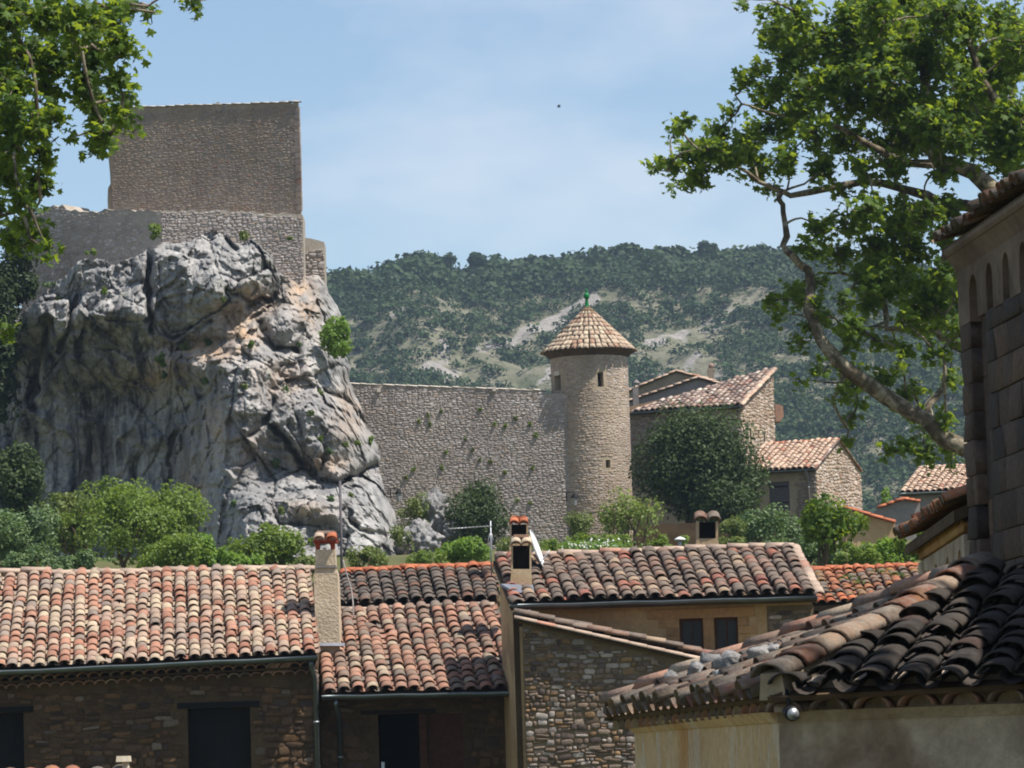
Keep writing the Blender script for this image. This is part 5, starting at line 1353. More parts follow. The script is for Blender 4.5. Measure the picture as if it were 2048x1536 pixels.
def house_h():
    Y = 160.0; C0 = W(1632, 936, Y); U, B = yawed(None, 22); D = 5.6; L = 2.75; Z = np.array([0, 0, 1.])
    zb = W(1632, 1130, Y)[2]; zf = C0[2]; apx = W(1693, 884, Y + D * .5)[2]; zk = W(1741, 948, Y + D)[2]
    FR, FL = C0, C0 - U * L
    root = thing('stone_annex', 'stone house with peach tile roof and sunlit rubble gable below the tall house', 'house', np.array([C0[0], C0[1], zb]))
    at = lambda p, z: np.array([p[0], p[1], z])
    Nf = np.array([-B[0], -B[1], 0]); Ng = U.copy()
    hw = hole_px(at(FL, zb), U, 1534, 1578, 962, 1022, Y + .4)
    Vf, Ff = front_sheet(at(FL, zb), U, L, zf - zb, [hw], .12)
    o = len(Vf); Vf += [at(FR, zb), at(FR + B * D, zb), at(FR + B * D, zk), at(FR + B * D / 2, apx), at(FR, zf), at(FL + B * D, zb), at(FL + B * D, zk)]
    Ff += [(o, o + 1, o + 2, o + 3, o + 4), (o + 1, o + 5, o + 6, o + 2)]
    w = put('wall', mesh_py('wall', Vf, Ff, MT['tower_mortar']), root)
    top = lambda u: zf + (apx - zf) * u / (D / 2) if u < D / 2 else apx + (zk - apx) * (u - D / 2) / (D / 2)
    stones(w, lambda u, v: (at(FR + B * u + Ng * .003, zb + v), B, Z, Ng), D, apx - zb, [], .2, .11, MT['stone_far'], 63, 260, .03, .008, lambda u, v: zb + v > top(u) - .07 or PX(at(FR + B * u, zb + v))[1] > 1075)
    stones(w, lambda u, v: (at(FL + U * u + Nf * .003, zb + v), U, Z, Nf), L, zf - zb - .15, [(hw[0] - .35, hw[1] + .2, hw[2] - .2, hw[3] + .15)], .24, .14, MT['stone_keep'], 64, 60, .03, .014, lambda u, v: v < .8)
    a, b = at(FL, zb) + U * hw[0], at(FL, zb) + U * hw[1]; sh = polyprism('shutter', [a + Z * hw[2] - Nf * .03, b + Z * hw[2] - Nf * .03, b + Z * hw[3] - Nf * .03, a + Z * hw[3] - Nf * .03], -Nf * .05, MT['wood_grey'], root)
    planks(sh, a + Z * hw[2] - Nf * .02, U, Nf, hw[1] - hw[0], hw[3] - hw[2], 5, MT['wood_grey'], .02, seed=4)
    for f in (.25, .8): p = a + Z * (hw[2] + (hw[3] - hw[2]) * f) + Nf * .0; hexa('hinge', [p, p + U * .75, p + U * .75 - Nf * .015, p - Nf * .015], [q + Z * .05 for q in (p, p + U * .75, p + U * .75 - Nf * .015, p - Nf * .015)], MT['iron'], sh)
    ov = -B * .25; e = (apx - zf) / (D / 2) * .25; z8 = .07
    E0, E1 = at(FL + ov - U * .25, zf - e + z8), at(FR + ov + U * .03, zf - e + z8); R0, R1 = at(FL + B * D / 2 - U * .25, apx + z8), at(FR + B * D / 2 + U * .03, apx + z8)
    rf = roof(root, E0, E1, R0, R1, 13, 12, MT['tile_annex'], 33, 300, None, {}, None, .008)
    ridge(rf, R0, R1, 8, .24, MT['tile_orange'], 34)
    ridge(rf, R1, at(FR + B * D + U * .03, zk + z8), 10, .2, MT['tile_annex'], 35, 'verge_tile'); ridge(rf, R1, E1, 9, .16, MT['tile_far'], 36, 'verge_tile')
    K0, K1 = at(FL + B * D, zk), at(FR + B * D, zk); hexa('back_roof', [q - Z * .08 for q in (R0, R1, K1, K0)], [R0 - Z * .02, R1 - Z * .02, K1, K0], MT['tile_annex'], root)
    gutter(root, E0 + np.array([0, -.06, -.02]), E1 + np.array([0, -.06, -.02]), .06)
    p = E1 - U * .35; downpipe(root, at(p + np.array([0, -.05, 0]), p[2] - .06), at(p - ov * .85, zb + .5), .05, MT['stucco_grey'])
house_h()

def far_roof(label, e0, e1, r0, r1, Ye, Yr, nc, nr, mat, seed, wall, base=1110):
    E0, E1, R0, R1 = W(*e0, Ye), W(*e1, Ye), W(*r0, Yr), W(*r1, Yr); root = thing('cottage', label, 'house', W((e0[0] + e1[0]) / 2, base, Ye))
    house_body(root, W(e0[0] + 6, e0[1] + 20, Ye + .3), W(e1[0], e1[1] + 20, Ye + .3), Yr - Ye - .5, min(E0[2], E1[2]) - .08, R0[2] - .25, [], wall, .2, (R0[0] - E0[0], R0[1] - E0[1]), W(e0[0], base, Ye)[2])
    rf = roof(root, E0, E1, R0, R1, nc, nr, mat, seed, 300, None, None, None, .01); ridge(rf, R0, R1, 6, .24, MT['tile_ridge'], seed); gutter(root, E0 + np.array([0, -.06, -.02]), E1 + np.array([0, -.06, -.02]), .06)
far_roof('cottage with pale pink tile roof half hidden behind the church corner', (1798, 986), (1960, 978), (1836, 936), (1990, 931), 150, 154.5, 13, 12, MT['tile_annex'], 81, MT['stucco_grey'])
def verge_house(label, pts_top, base, Y, mat, seed, tm):
    P = [W(*p, Y) for p in pts_top]; zb = W(pts_top[0][0], base, Y)[2]; root = thing('lean_to', label, 'house', np.array([P[0][0], Y, zb]))
    polyprism('wall', [np.array([P[0][0], Y, zb]), np.array([P[-1][0], Y, zb])] + P[::-1], (0, 3, 0), mat, root)
    for a, b in zip(P[:-1], P[1:]):
        lo, hi = (a, b) if a[2] < b[2] else (b, a); n = max(3, int(np.linalg.norm(b - a) / .32))
        for k, dy in enumerate((-.06, .2, .45)): ridge(root, lo + np.array([0, dy, .03]), hi + np.array([0, dy, .03]), n, .26, tm, seed + k, 'verge_tile')
verge_house('low tan lean-to with red tile edge sloping down beside the maple sapling', [(1690, 1018), (1790, 1048)], 1120, 128, MT['plaster_ochre'], 91, MT['tile_orange'])
verge_house('grey shed wall with orange tile edge under the pink-roofed cottage', [(1757, 1018), (1806, 1001), (1840, 1006)], 1100, 140, MT['stucco_grey'], 95, MT['tile_orange'])

# ------------------------------------------------------------------ chapel and church at the right
Zu = np.array([0, 0, 1.])
def build_chapel():
    Cc = W(1535, 1384, 24.0); L0 = W(1212, 1424, 28.8); Rf = W(2300, 1336, 23.2); AP = W(1965, 1146, 26.5)
    Rf[2] = Cc[2] + .05; L0[2] = Cc[2] - .03
    RR = np.array([4.15, 26.6, AP[2] + .02]); Rf = np.array([4.3, 23.15, Rf[2]])
    root = thing('chapel', 'low chapel with lichened hipped tile roof in the right foreground', 'chapel', np.array([Cc[0], Cc[1], -.5]))
    wc, wl, wr = W(1557, 1450, 24.2), W(1268, 1450, 28.55), np.array([4.3, 23.4, 0])
    zt = Cc[2] - .12
    def wall(name, a, b, mat):
        d = unit([b[0] - a[0], b[1] - a[1], 0]); n = np.array([-d[1], d[0], 0]) * .4
        pts = [np.array([a[0], a[1], -.5]), np.array([b[0], b[1], -.5]), np.array([b[0], b[1], zt]), np.array([a[0], a[1], zt])]
        return polyprism(name, pts, n, mat, root)
    w1 = wall('wall', wl, wc, MT['plaster_stain_bounce']); w2 = wall('wall', wc, wr, MT['plaster_chapel'])
    for a, b, m, t in ((wl, wc, MT['plaster_stain_bounce'], .05), (wc, wr, MT['plaster_chapel'], .03)):      # plastered cornice roll under the eave
        d = unit([b[0] - a[0], b[1] - a[1], 0]); nn = np.array([d[1], -d[0], 0]) * .06
        p = [np.array([q[0], q[1], zt - .05]) for q in (a, b)]; hexa('cornice', [p[0] + nn * .2, p[1] + nn * .2, p[1] - nn, p[0] - nn], [p[0] + nn + Zu * .06, p[1] + nn + Zu * .06, p[1] - nn + Zu * .06, p[0] - nn + Zu * .06], m, root)
    # rubble filling below the tiles
    def plan_side(p, a, b): return (b[0] - a[0]) * (p[1] - a[1]) - (b[1] - a[1]) * (p[0] - a[0])
    e = unit([Cc[0] - L0[0], Cc[1] - L0[1], 0]); nl = np.array([-e[1], e[0], 0]); nl = nl if nl[0] > 0 else -nl
    run = (AP - Cc)[:2] @ nl[:2]; vl = nl * run; vl[2] = AP[2] - Cc[2]
    e2 = unit([Rf[0] - Cc[0], Rf[1] - Cc[1], 0]); nf = np.array([-e2[1], e2[0], 0]); run2 = (AP - Cc)[:2] @ nf[:2]; vf = nf * run2; vf[2] = AP[2] - Cc[2]
    # closed core under the tiles
    zc = .1
    core = [L0, Cc, Rf, RR, AP]; low = [np.array([p[0], p[1], zt - .05]) for p in (wl + np.array([.05, -.02, 0]), wc + np.array([.04, .04, 0]), wr + np.array([0, .05, 0]), RR, AP)]
    dn = Zu * .055
    ci = lambda p, v: p + v * .09 - dn
    V = [ci(L0, vl), ci(Cc, vl) + vf * .06, ci(Rf, vf), RR - dn, AP - dn] + low
    put('roof_core', mesh_py('roof_core', V, [(0, 1, 4), (1, 2, 3, 4), (5, 6, 1, 0), (6, 7, 2, 1), (7, 8, 3, 2), (8, 9, 4, 3), (9, 5, 0, 4), (9, 8, 7, 6, 5)], MT['plaster_chapel']), root)
    # the two visible slopes
    def cull_l(p, s, t): return plan_side(p, Cc, AP) < .10 or plan_side(p, L0, AP) > -.05
    def cull_f(p, s, t): return plan_side(p, Cc, AP) > -.10 or PX(p)[0] > 2120
    def slope(E0, E1, v, nc, nr, seed, cull, tm):
        R = rng(seed); x = unit(E1 - E0); ex = np.linalg.norm(v) / nr; wd = np.linalg.norm(E1 - E0) / nc; y = unit(v); z = unit(np.cross(x, y)); z = z if z[2] > 0 else -z; x = np.cross(y, z)
        vs = [tile_vf(ex * 1.45, wd * .86, wd * .76, .5, .014, 8, seed + i) for i in range(4)]; me = [mesh_np('roof_tile', a, b, tm, True) for a, b in vs]
        pv = [pan_vf(ex * 1.4, wd * .66, .07, 6)]; pans = []
        deck = hexa('roof', [E0 - z * .06, E1 - z * .06, E1 + v * .05 - z * .06, E0 + v * .05 - z * .06], [E0 - z * .03, E1 - z * .03, E1 + v * .05 - z * .03, E0 + v * .05 - z * .03], MT['mortar_dark'], root)
        for i in range(nc):
            for j in range(nr):
                s, t = (i + .5) / nc, j / nr; p = E0 + (E1 - E0) * s + v * t
                if not cull(p + v * .06, s, t) and (j == 0 or R.random() > .05):
                    yaw = R.normal(0, .03); x2 = x * math.cos(yaw) + y * math.sin(yaw); y2 = unit(y * math.cos(yaw) - x * math.sin(yaw) - z * (.10 + R.normal(0, .03)))
                    put('roof_tile', me[int(R.integers(4))], deck, basis(p + x * R.normal(0, .015) + z * (.045 + R.normal(0, .01)) + y * R.normal(-.02, .04), x2, y2, np.cross(x2, y2)))
                p2 = E0 + (E1 - E0) * ((i + 1) / nc) + v * t
                if not cull(p2 + v * .06, s, t): pans.append(basis(p2 + z * .035 - y * .05, x, unit(y - z * .06), np.cross(x, unit(y - z * .06))))
        join('channel_tiles', pv, pans, [0] * len(pans), tm, deck, 'stuff', seed, True)
        return deck
    dl = slope(L0, Cc, vl, 21, 9, 101, cull_l, MT['tile_chapel']); df = slope(Cc, Rf, vf, 13, 12, 102, cull_f, MT['tile_shade_black'])
    ridge(dl, Cc + (AP - Cc) * .02 + Zu * .06, AP + Zu * .05, 11, .235, MT['tile_chapel'], 55, 'hip_tile', bed=MT['mortar'])
    ridge(dl, L0 + (AP - L0) * .02 + Zu * .05, AP + Zu * .04, 10, .25, MT['tile_b'], 56, 'hip_tile', bed=MT['mortar_dark'])
    # eave courses of tiles under the roof edge
    for a, b, n, out in ((L0, Cc, 22, -nl), (Cc, Rf, 12, -nf)):
        V, Fc = tile_vf(.3, .215, .2, .55, .018, 7, 70 + n); me = mesh_np('cornice_tile', V, Fc, MT['tile_b'], True); x = unit([b[0] - a[0], b[1] - a[1], 0]); y = -out
        for i in range(n):
            p = a + (b - a) * (i + .3) / n + y * .05 + Zu * -.115
            if PX(p)[0] < 2110: put('cornice_tile', me, root, basis(p, x, unit(y), Zu))
        q = [a + y * .07 - Zu * .045, b + y * .07 - Zu * .045, b + y * .5 - Zu * .045, a + y * .5 - Zu * .045]; hexa('cornice_bed', q, [p + Zu * .03 for p in q], MT['plaster_chapel'], root)
    # stones laid on the tiles to hold them down
    plane_n = unit(np.cross(Cc - L0, vl)); plane_n = plane_n if plane_n[2] > 0 else -plane_n
    for i, (px, py, r, lab) in enumerate(((1462, 1326, 34, 'largest pale grey stone weighing down the chapel tiles'), (1520, 1312, 27, 'grey stone right of the largest one on the chapel tiles'), (1418, 1325, 24, 'grey stone left of the largest one on the chapel tiles'), (1395, 1342, 22, 'yellow-lichened grey stone low on the chapel tiles'), (1344, 1354, 18, 'flat white stone nearest the left eave of the chapel'), (1548, 1300, 18, 'small grey stone by the chapel hip tiles'), (1440, 1348, 14, 'small broken stone under the largest one on the chapel tiles'))):
        d = W(px, py, 1.0) - EYE; k = ((L0 - EYE) @ plane_n + .09) / (d @ plane_n); p = EYE + d * k; Rg = rng(200 + i)
        n1, n2 = 14, 9; th = np.linspace(0, 2 * math.pi, n1, endpoint=False)[None, :].repeat(n2, 0); ph = np.linspace(.05, math.pi - .05, n2)[:, None].repeat(n1, 1)
        X, Yv, Z_ = np.cos(th) * np.sin(ph), np.sin(th) * np.sin(ph), np.cos(ph); f1, f2, pl = worley(X * 1.2 + i * 3, Yv * 1.2, Z_ * 1.2, i); rr = .85 * r * p[1] / F * (1 + pl * .55 + .15 * fbm(X * 3, Yv * 3, Z_ * 3, 2, i))
        A = np.stack([p[0] + X * rr * 1.15, p[1] + Yv * rr * 1.3, p[2] + Z_ * rr * .8], -1).reshape(-1, 3)
        ii = np.arange(n2 - 1)[:, None] * n1 + np.arange(n1); jj = np.arange(n2 - 1)[:, None] * n1 + (np.arange(n1) + 1) % n1
        tag(put('roof_stone', mesh_np('roof_stone', A, np.stack([ii.ravel(), jj.ravel(), jj.ravel() + n1, ii.ravel() + n1], 1), bpy.data.materials['limestone_cliff']), None), lab, 'stone', 'stones on the chapel roof')
    # floodlight under the eave
    p = W(1580, 1424, 23.9); fl = thing('floodlight', 'small round floodlight on a bracket under the chapel eave', 'floodlight', p)
    tube('bracket', [p + np.array([-.01, .42, .12]), p + np.array([-.01, .12, .12]), p + np.array([0, .05, .03])], .012, MT['iron'], fl)
    tube('housing', [p + np.array([.0, .06, 0]), p + np.array([0.012, -.05, -.012])], .042, MT['iron'], fl, 14); tube('lens', [p + np.array([.0125, -.051, -.013]), p + np.array([.014, -.066, -.0145])], .034, MT['galv'], fl, 14)
build_chapel()

def arch_fringe(name, A, U, N, arches, zt, zs, Lw, mat, parent, th=.08):
    """plaster band with round-headed notches, proud of the wall behind"""
    pts = [(0, zt), (0, zs)]; 
    for a, b, zp in arches:
        r = (b - a) / 2; pts += [(a, zs)] + [(a + r - r * math.cos(t), zp - r + r * math.sin(t)) for t in np.linspace(0, math.pi, 9)] + [(b, zs)]
    pts += [(Lw, zs), (Lw, zt)]
    return polyprism(name, [A + U * u + Zu * (z - A[2]) for u, z in pts][::-1], N * th, mat, parent)

def build_church():
    A = W(1925, 800, 32.3); B = W(2048, 800, 30.0); A[2] = B[2] = 0; d = unit(B - A); N = np.array([-d[1], d[0], 0]); N = N if N[0] < 0 else -N; A = A - N * .1; B = B - N * .1   # N looks left, out of the wall
    Lw = 19.0; ze = 7.88; zb = -.5
    root = thing('church', 'tall dark ashlar church wall with blind arches under a tiled eave', 'church', np.array([A[0], A[1], zb]))
    at = lambda u, z, o=0: A + d * u + N * o + Zu * z
    E = -N * 6.5
    bx = [at(0, zb), at(Lw, zb), at(Lw, zb) + E, at(0, zb) + E]
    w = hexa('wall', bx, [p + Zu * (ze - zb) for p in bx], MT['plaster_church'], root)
    hyaw = lambda px, py: W(px, py, 31.2)[2]
    u1, u2 = .40, 1.02; zs = 7.26; z0 = W(1990, 1180, 31)[2]
    fm = lambda u, v: (at(u, v, .0), d, Zu, N)
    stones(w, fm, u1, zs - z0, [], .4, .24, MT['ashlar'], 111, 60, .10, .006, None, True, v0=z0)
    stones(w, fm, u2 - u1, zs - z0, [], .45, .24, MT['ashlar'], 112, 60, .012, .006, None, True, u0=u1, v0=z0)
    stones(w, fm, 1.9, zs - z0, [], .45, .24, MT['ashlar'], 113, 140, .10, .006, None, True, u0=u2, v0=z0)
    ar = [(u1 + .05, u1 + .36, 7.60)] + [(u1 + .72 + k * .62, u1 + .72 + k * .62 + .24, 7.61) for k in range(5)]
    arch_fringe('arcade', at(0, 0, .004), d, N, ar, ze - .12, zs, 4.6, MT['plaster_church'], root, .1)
    # flared cornice and tiled eave
    pr = [(.0, -.2), (.03, -.14), (.07, -.08), (.09, -.05), (.09, -.02), (-.3, -.02)]
    pts = [at(-.03, ze + z, o + .104) for o, z in pr]; polyprism('cornice', pts, d * 6.0, MT['plaster_church'], root)
    e0, e1 = at(-.2, ze + .03, .22), at(6.2, ze + .03, .22); vv = -N * 2.6 + Zu * .9
    rf = roof(root, e1, e0, e1 + vv, e0 + vv, 28, 8, MT['tile_chapel'], 121, 84, lambda p, s, t: t > .35, None, None, .012)
    V, Fc = tile_vf(.34, .215, .2, .55, .018, 6, 75); me = mesh_np('cornice_tile', V, Fc, MT['tile_b'], True)
    for i in range(20): put('cornice_tile', me, root, basis(at(-.2 + i * .235, ze - .05, .16), -d, -N, Zu))
    # lower apse wall beyond
    A2 = W(1836, 1100, 37.3); B2 = W(1930, 1100, 32.6); A2[2] = B2[2] = 0; d2 = unit(B2 - A2); N2 = np.array([-d2[1], d2[0], 0]); N2 = N2 if N2[0] < 0 else -N2; L2 = np.linalg.norm(B2 - A2); z2 = 5.84; A2 = A2 - N2 * .08
    r2 = thing('church_side_chapel', 'lower church apse with tiled eave and small blind arches beyond the tall wall', 'church', np.array([A2[0], A2[1], zb]))
    at2 = lambda u, z, o=0: A2 + d2 * u + N2 * o + Zu * z
    bx = [at2(0, zb), at2(L2, zb), at2(L2, zb) - N2 * 4, at2(0, zb) - N2 * 4]; w2 = hexa('wall', bx, [p + Zu * (z2 - zb) for p in bx], MT['plaster_chapel'], r2)
    zq = W(1880, 1100, 35)[2]; stones(w2, lambda u, v: (at2(u, v), d2, Zu, N2), L2, z2 - zq - .05, [], .8, .22, MT['ashlar_warm'], 114, 40, .085, .012, None, True, v0=zq + .02)
    ar2 = [(.5 + k * 1.15, 1.05 + k * 1.15, W(1880, 1122, 35)[2]) for k in range(4)]
    arch_fringe('arcade', at2(0, 0, .004), d2, N2, ar2, zq + .0, zq - .75, L2, MT['plaster_chapel'], r2, .08)
    e0, e1 = at2(-.4, z2 + .06, .2), at2(L2 + .1, z2 + .06, .2); vv = -N2 * 2 + Zu * .8
    rf = roof(r2, e1, e0, e1 + vv, e0 + vv, 22, 6, MT['tile_d'], 122, 66, lambda p, s, t: t > .45, None, None, .012)
    for k, (o, dz) in enumerate(((.16, -.03),)):
        for i in range(23): put('cornice_tile', me, r2, basis(at2(-.35 + i * .22, z2 + dz, o), -d2, -N2, Zu))
build_church()

# --- roof tips and a chimney head at the bottom left edge
def near_roof():
    root = thing('near_roof', 'yellow-lichened tile tips of a near roof at the bottom left corner', 'roof', W(120, 1680, 37))
    E0, E1, R0, R1 = W(-60, 1650, 35.5), W(262, 1640, 35.5), W(-50, 1556, 37.5), W(258, 1546, 37.5)
    rf = roof(root, E0, E1, R0, R1, 7, 8, MT['tile_d'], 131, 60, None, None, None, .01); ridge(rf, R0 - Zu * .05, R1 - Zu * .05, 6, .2, MT['tile_d'], 132)
    house_body(root, W(-60, 1660, 35.9), W(258, 1660, 35.9), 1.5, E1[2] - .1, R1[2] - .2, [], MT['plaster_ochre'])
    c = thing('chimney', 'pale chimney head with a flat slab at the bottom left edge', 'chimney', W(248, 1600, 37.4))
    pbox('shaft', 246, 257, 1524, 1600, 37.3, .15, MT['cream'], c); pbox('slab', 232, 258, 1512, 1523.5, 37.25, .25, MT['cream'], c, taper=.92)
near_roof()

# ------------------------------------------------------------------ trees and shrubs
B = bush
B('holm_oak', 'dark holm oak at the left edge below the cliff', 'tree', 40, 965, 62, 78, 122, MT['leaf_oak'], 7000, .11, 1, None, 1110, 3, None, 13, 1, 0, 0, 'crown', 'trunk')
B('shrub', 'grey-green shrub in the lower left corner behind the ridge', 'shrub', 45, 1085, 90, 72, 106, MT['leaf_grey'], 12600, .085, 2, None, 1180, 5, None, 14)
B('shrub', 'olive shrub between the holm oak and the big yellow-green bush', 'shrub', 150, 1035, 75, 75, 116, MT['leaf_bush_olive'], 9800, .09, 3, None, 1150, 5, None, 13)
B('shrub', 'big yellow-green bush at the foot of the shaded cliff', 'shrub', 262, 1052, 140, 92, 113, MT['leaf_bush'], 22400, .09, 4, None, 1160, 6, None, 18)
B('shrub', 'pale-leaved low shrub left of the tall chimney, against the cliff foot', 'shrub', 425, 1112, 55, 40, 108, MT['leaf_bright'], 4200, .09, 5, None, 1160, 4, None, 10)
B('shrub', 'rounded bright green bush just left of the tall roughcast chimney', 'shrub', 535, 1105, 98, 50, 104, MT['leaf_bush'], 11900, .085, 6, None, 1160, 5, None, 15)
B('shrub', 'low grey-green shrub on the ridge line, leftmost above the cream roof', 'shrub', 150, 1125, 70, 26, 100, MT['leaf_grey'], 4500, .075, 7, None, 1165, 4, None, 10)
B('laurel_bush', 'dark upright bush in front of the rampart foot', 'bush', 958, 1038, 68, 74, 146, MT['leaf_oak'], 6500, .11, 8, None, 1110, 4, None, 14, 1, 0, .35)
B('shrub', 'thin spiky shrub at the left flank of the dark upright bush', 'shrub', 830, 1030, 34, 42, 146, MT['leaf_bush_olive'], 1600, .1, 9, None, 1090, 3, None, 8, 1, .25)
B('shrub', 'low bright green bush beneath the television aerial', 'shrub', 935, 1106, 66, 32, 122, MT['leaf_bright'], 4500, .095, 10, None, 1160, 4, None, 11)
B('shrub', 'airy lime green shrub in front of the tower foot', 'shrub', 1258, 1040, 82, 58, 138, MT['leaf_lime'], 4200, .095, 11, None, 1130, 8, None, 13, 1, .32)
B('shrub', 'small feathery green shrub left of the tower foot', 'shrub', 1152, 1062, 30, 42, 140, MT['leaf_bush_olive'], 2000, .08, 12, None, 1120, 4, None, 7, 1, 0, .3)
B('shrub', 'leafy green hedge below the tower, above the grey-brown ridge', 'shrub', 1200, 1095, 95, 24, 130, MT['leaf_bush'], 5000, .10, 13, None, 1150, 5, None, 12)
B('holm_oak', 'big dark round holm oak between the tower and the peach roof', 'tree', 1398, 950, 128, 124, 157.5, MT['leaf_oak'], 30000, .13, 14, None, 1110, 5, None, 30, .8, 0, 0, 'crown', 'trunk')
B('shrub', 'grey-green garden shrubs below the shuttered window', 'shrub', 1545, 1062, 92, 42, 134, MT['leaf_grey'], 6500, .10, 15, None, 1140, 6, None, 14)
B('shrub', 'reddish-olive low shrub right of the stout chimney', 'shrub', 1468, 1070, 36, 34, 130, MT['leaf_bush_olive'], 2200, .09, 16, None, 1130, 4, None, 8)
B('shrub', 'pale green bush behind the orange ridge, left of the church', 'shrub', 1640, 1100, 55, 40, 112, MT['leaf_grey'], 3800, .085, 17, None, 1160, 4, None, 10)
B('maple_sapling', 'dark young maple in front of the rubble gable', 'tree', 1668, 1045, 66, 72, 100, MT['leaf_plane'], 3200, .13, 18, None, 1150, 6, None, 13, 1, .1, 0, 'crown', 'trunk')
B('shrub', 'green bush below the church eave at the right', 'shrub', 1790, 1108, 56, 34, 98, MT['leaf_bright'], 4200, .09, 19, None, 1160, 4, None, 10)
B('shrub', 'small leafy sprig above the red lean-to roof edge', 'shrub', 1772, 1000, 26, 20, 150, MT['leaf_bright'], 900, .11, 20, None, 1030, 2, None, 6)
B('fig_bush', 'bright green bush growing from the right edge of the cliff', 'bush', 672, 678, 36, 50, 146.2, MT['leaf_bright'], 5200, .11, 21, None, 722, 0, None, 12)
B('ivy', 'dark ivy mass covering the shaded left end of the cliff', 'ivy', -18, 720, 48, 230, 148.5, MT['leaf_ivy'], 12000, .16, 22, None, 980, 3, None, 22, .35)
B('shrub', 'pale shrub low among the rocks at the cliff foot', 'shrub', 800, 1080, 30, 36, 143, MT['leaf_bush_olive'], 1500, .09, 24, None, 1125, 3, None, 7, 1, .2)

for i, (px, py, rx, ry, Yb, m, lab) in enumerate((
        (75, 1126, 95, 30, 97, 'leaf_grey', 'low grey-green hedge along the left end of the cream ridge'), (345, 1118, 85, 44, 101, 'leaf_bush', 'leafy shrub under the big yellow-green bush'), (478, 1130, 50, 26, 98, 'leaf_bright', 'small bright shrub between pale shrub and rounded bush'),
        (612, 1130, 34, 26, 100, 'leaf_bush_olive', 'olive sprig close behind the tall chimney'), (745, 1122, 60, 26, 112, 'leaf_bush_olive', 'low olive growth at the cliff foot right of the pole'), (860, 1122, 52, 26, 110, 'leaf_bush', 'low green growth left of the aerial'),
        (1030, 1098, 48, 34, 126, 'leaf_bush_olive', 'olive shrub behind the twin chimneys'), (1090, 1100, 40, 22, 124, 'leaf_bush', 'low green growth right of the satellite dish'), (1330, 1092, 60, 24, 112, 'leaf_bush', 'green growth behind the vent cowl'),
        (1480, 1098, 60, 24, 108, 'leaf_bush_olive', 'low olive growth right of the stout chimney'), (1570, 1100, 60, 30, 108, 'leaf_grey', 'grey-green growth behind the right end of the ridge'), (1720, 1118, 60, 28, 96, 'leaf_bush', 'green shrub under the maple sapling'), (1830, 1090, 40, 40, 92, 'leaf_plane', 'dark leafy shrub against the church apse'))):
    B('shrub', lab, 'shrub', px, py, rx, ry, Yb, MT[m], int(rx * ry * 1.5) + 600, .08, 700 + i, None, 1175, 3, None, 10)
B('shrub', 'dark evergreen bush at the right foot of the big holm oak', 'shrub', 1455, 1015, 66, 52, 153, MT['leaf_oak'], 7000, .12, 740, None, 1100, 3, None, 12)
B('ivy', 'dark leafy growth at the left end of the rubble wall', 'ivy', 16, 545, 54, 118, 149.8, MT['leaf_ivy'], 8000, .15, 741, None, 640, 2, None, 14, .5)
R_ = rng(9)
tuft_labels = ['topmost yellow-green tuft on the cliff under the castle wall', 'tall green tuft left of the topmost one, under the castle wall', 'pale green tuft on the tan ledge of the cliff', 'wide brownish tuft left on the tan ledge of the cliff', 'small dark tuft below the tan ledge', 'tuft in the middle of the bright right buttress', 'small tuft right of the middle of the buttress', 'leafy tuft hanging left of the tan ledge', 'small tuft under the leafy one left of the ledge', 'tuft above the big boulder of the right buttress', 'lower left of the tufts on the big boulder', 'tuft in the middle of the big boulder, above the crack', 'tuft right of the boulder middle, near the cliff edge', 'flat tuft near the right cliff edge beside the rampart', 'tuft low on the cliff above the rounded bush', 'wide tuft low on the cliff above the chimney', 'small tuft left of the wide low one', 'tuft low on the cliff beside the pole', 'small tuft right of the pole top', 'small tuft on the upper left cliff shoulder', 'yellowish tuft at the left end of the cliff top', 'yellowish tuft just below the left end of the cliff top', 'flat tuft where the left wall meets the rock', 'tuft in the upright crack left of the main boulder', 'tiny tuft in the lit masonry at the right end of the wall', 'tuft right of the tan ledge', 'dark tuft in the hollow under the big boulder', 'small tuft below and right of the tan ledge', 'tuft at the right cliff edge above the rampart top', 'tiny tuft left of the bright green edge bush', 'tiny tuft on the face of the top boulder']
tp = [(485, 472, 17, 12), (312, 466, 14, 20), (418, 683, 16, 10), (376, 697, 18, 14), (414, 762, 9, 12), (572, 780, 10, 9), (640, 785, 7, 8), (322, 722, 12, 20), (330, 748, 9, 10), (622, 828, 8, 9), (640, 880, 6, 8), (660, 905, 8, 9), (690, 890, 9, 8), (714, 886, 10, 6), (470, 1008, 10, 9), (562, 1022, 13, 11), (526, 1030, 6, 8), (660, 1000, 9, 10), (702, 990, 7, 7), (210, 582, 10, 9), (98, 568, 14, 9), (112, 600, 14, 10), (182, 505, 12, 7), (302, 662, 9, 14), (580, 478, 6, 7), (500, 690, 8, 9), (552, 928, 10, 14), (490, 772, 7, 9), (740, 880, 8, 8), (600, 690, 7, 6), (445, 600, 6, 6)]
for i, (px, py, rx, ry) in enumerate(tp):
    Yc = cliff_Y(px, py) if py > 500 else 148.6
    B('rock_plant', tuft_labels[i], 'plant', px, py, rx, ry, Yc - .12, [MT['leaf_bush_olive'], MT['leaf_bush'], MT['leaf_grey']][i % 3], int(10 * rx * ry / 6) + 60, .085, 400 + i, 'plant tufts on the cliff', None, 0, None, 5, .7)
wp = [(882, 822), (962, 818), (857, 832), (838, 843), (860, 850), (1010, 853), (1030, 838), (1062, 850), (930, 880), (890, 905), (960, 918), (1072, 870), (945, 900), (884, 935), (1010, 945), (1066, 935), (980, 925), (828, 940), (1062, 1005), (1033, 1000), (812, 955), (988, 848)]
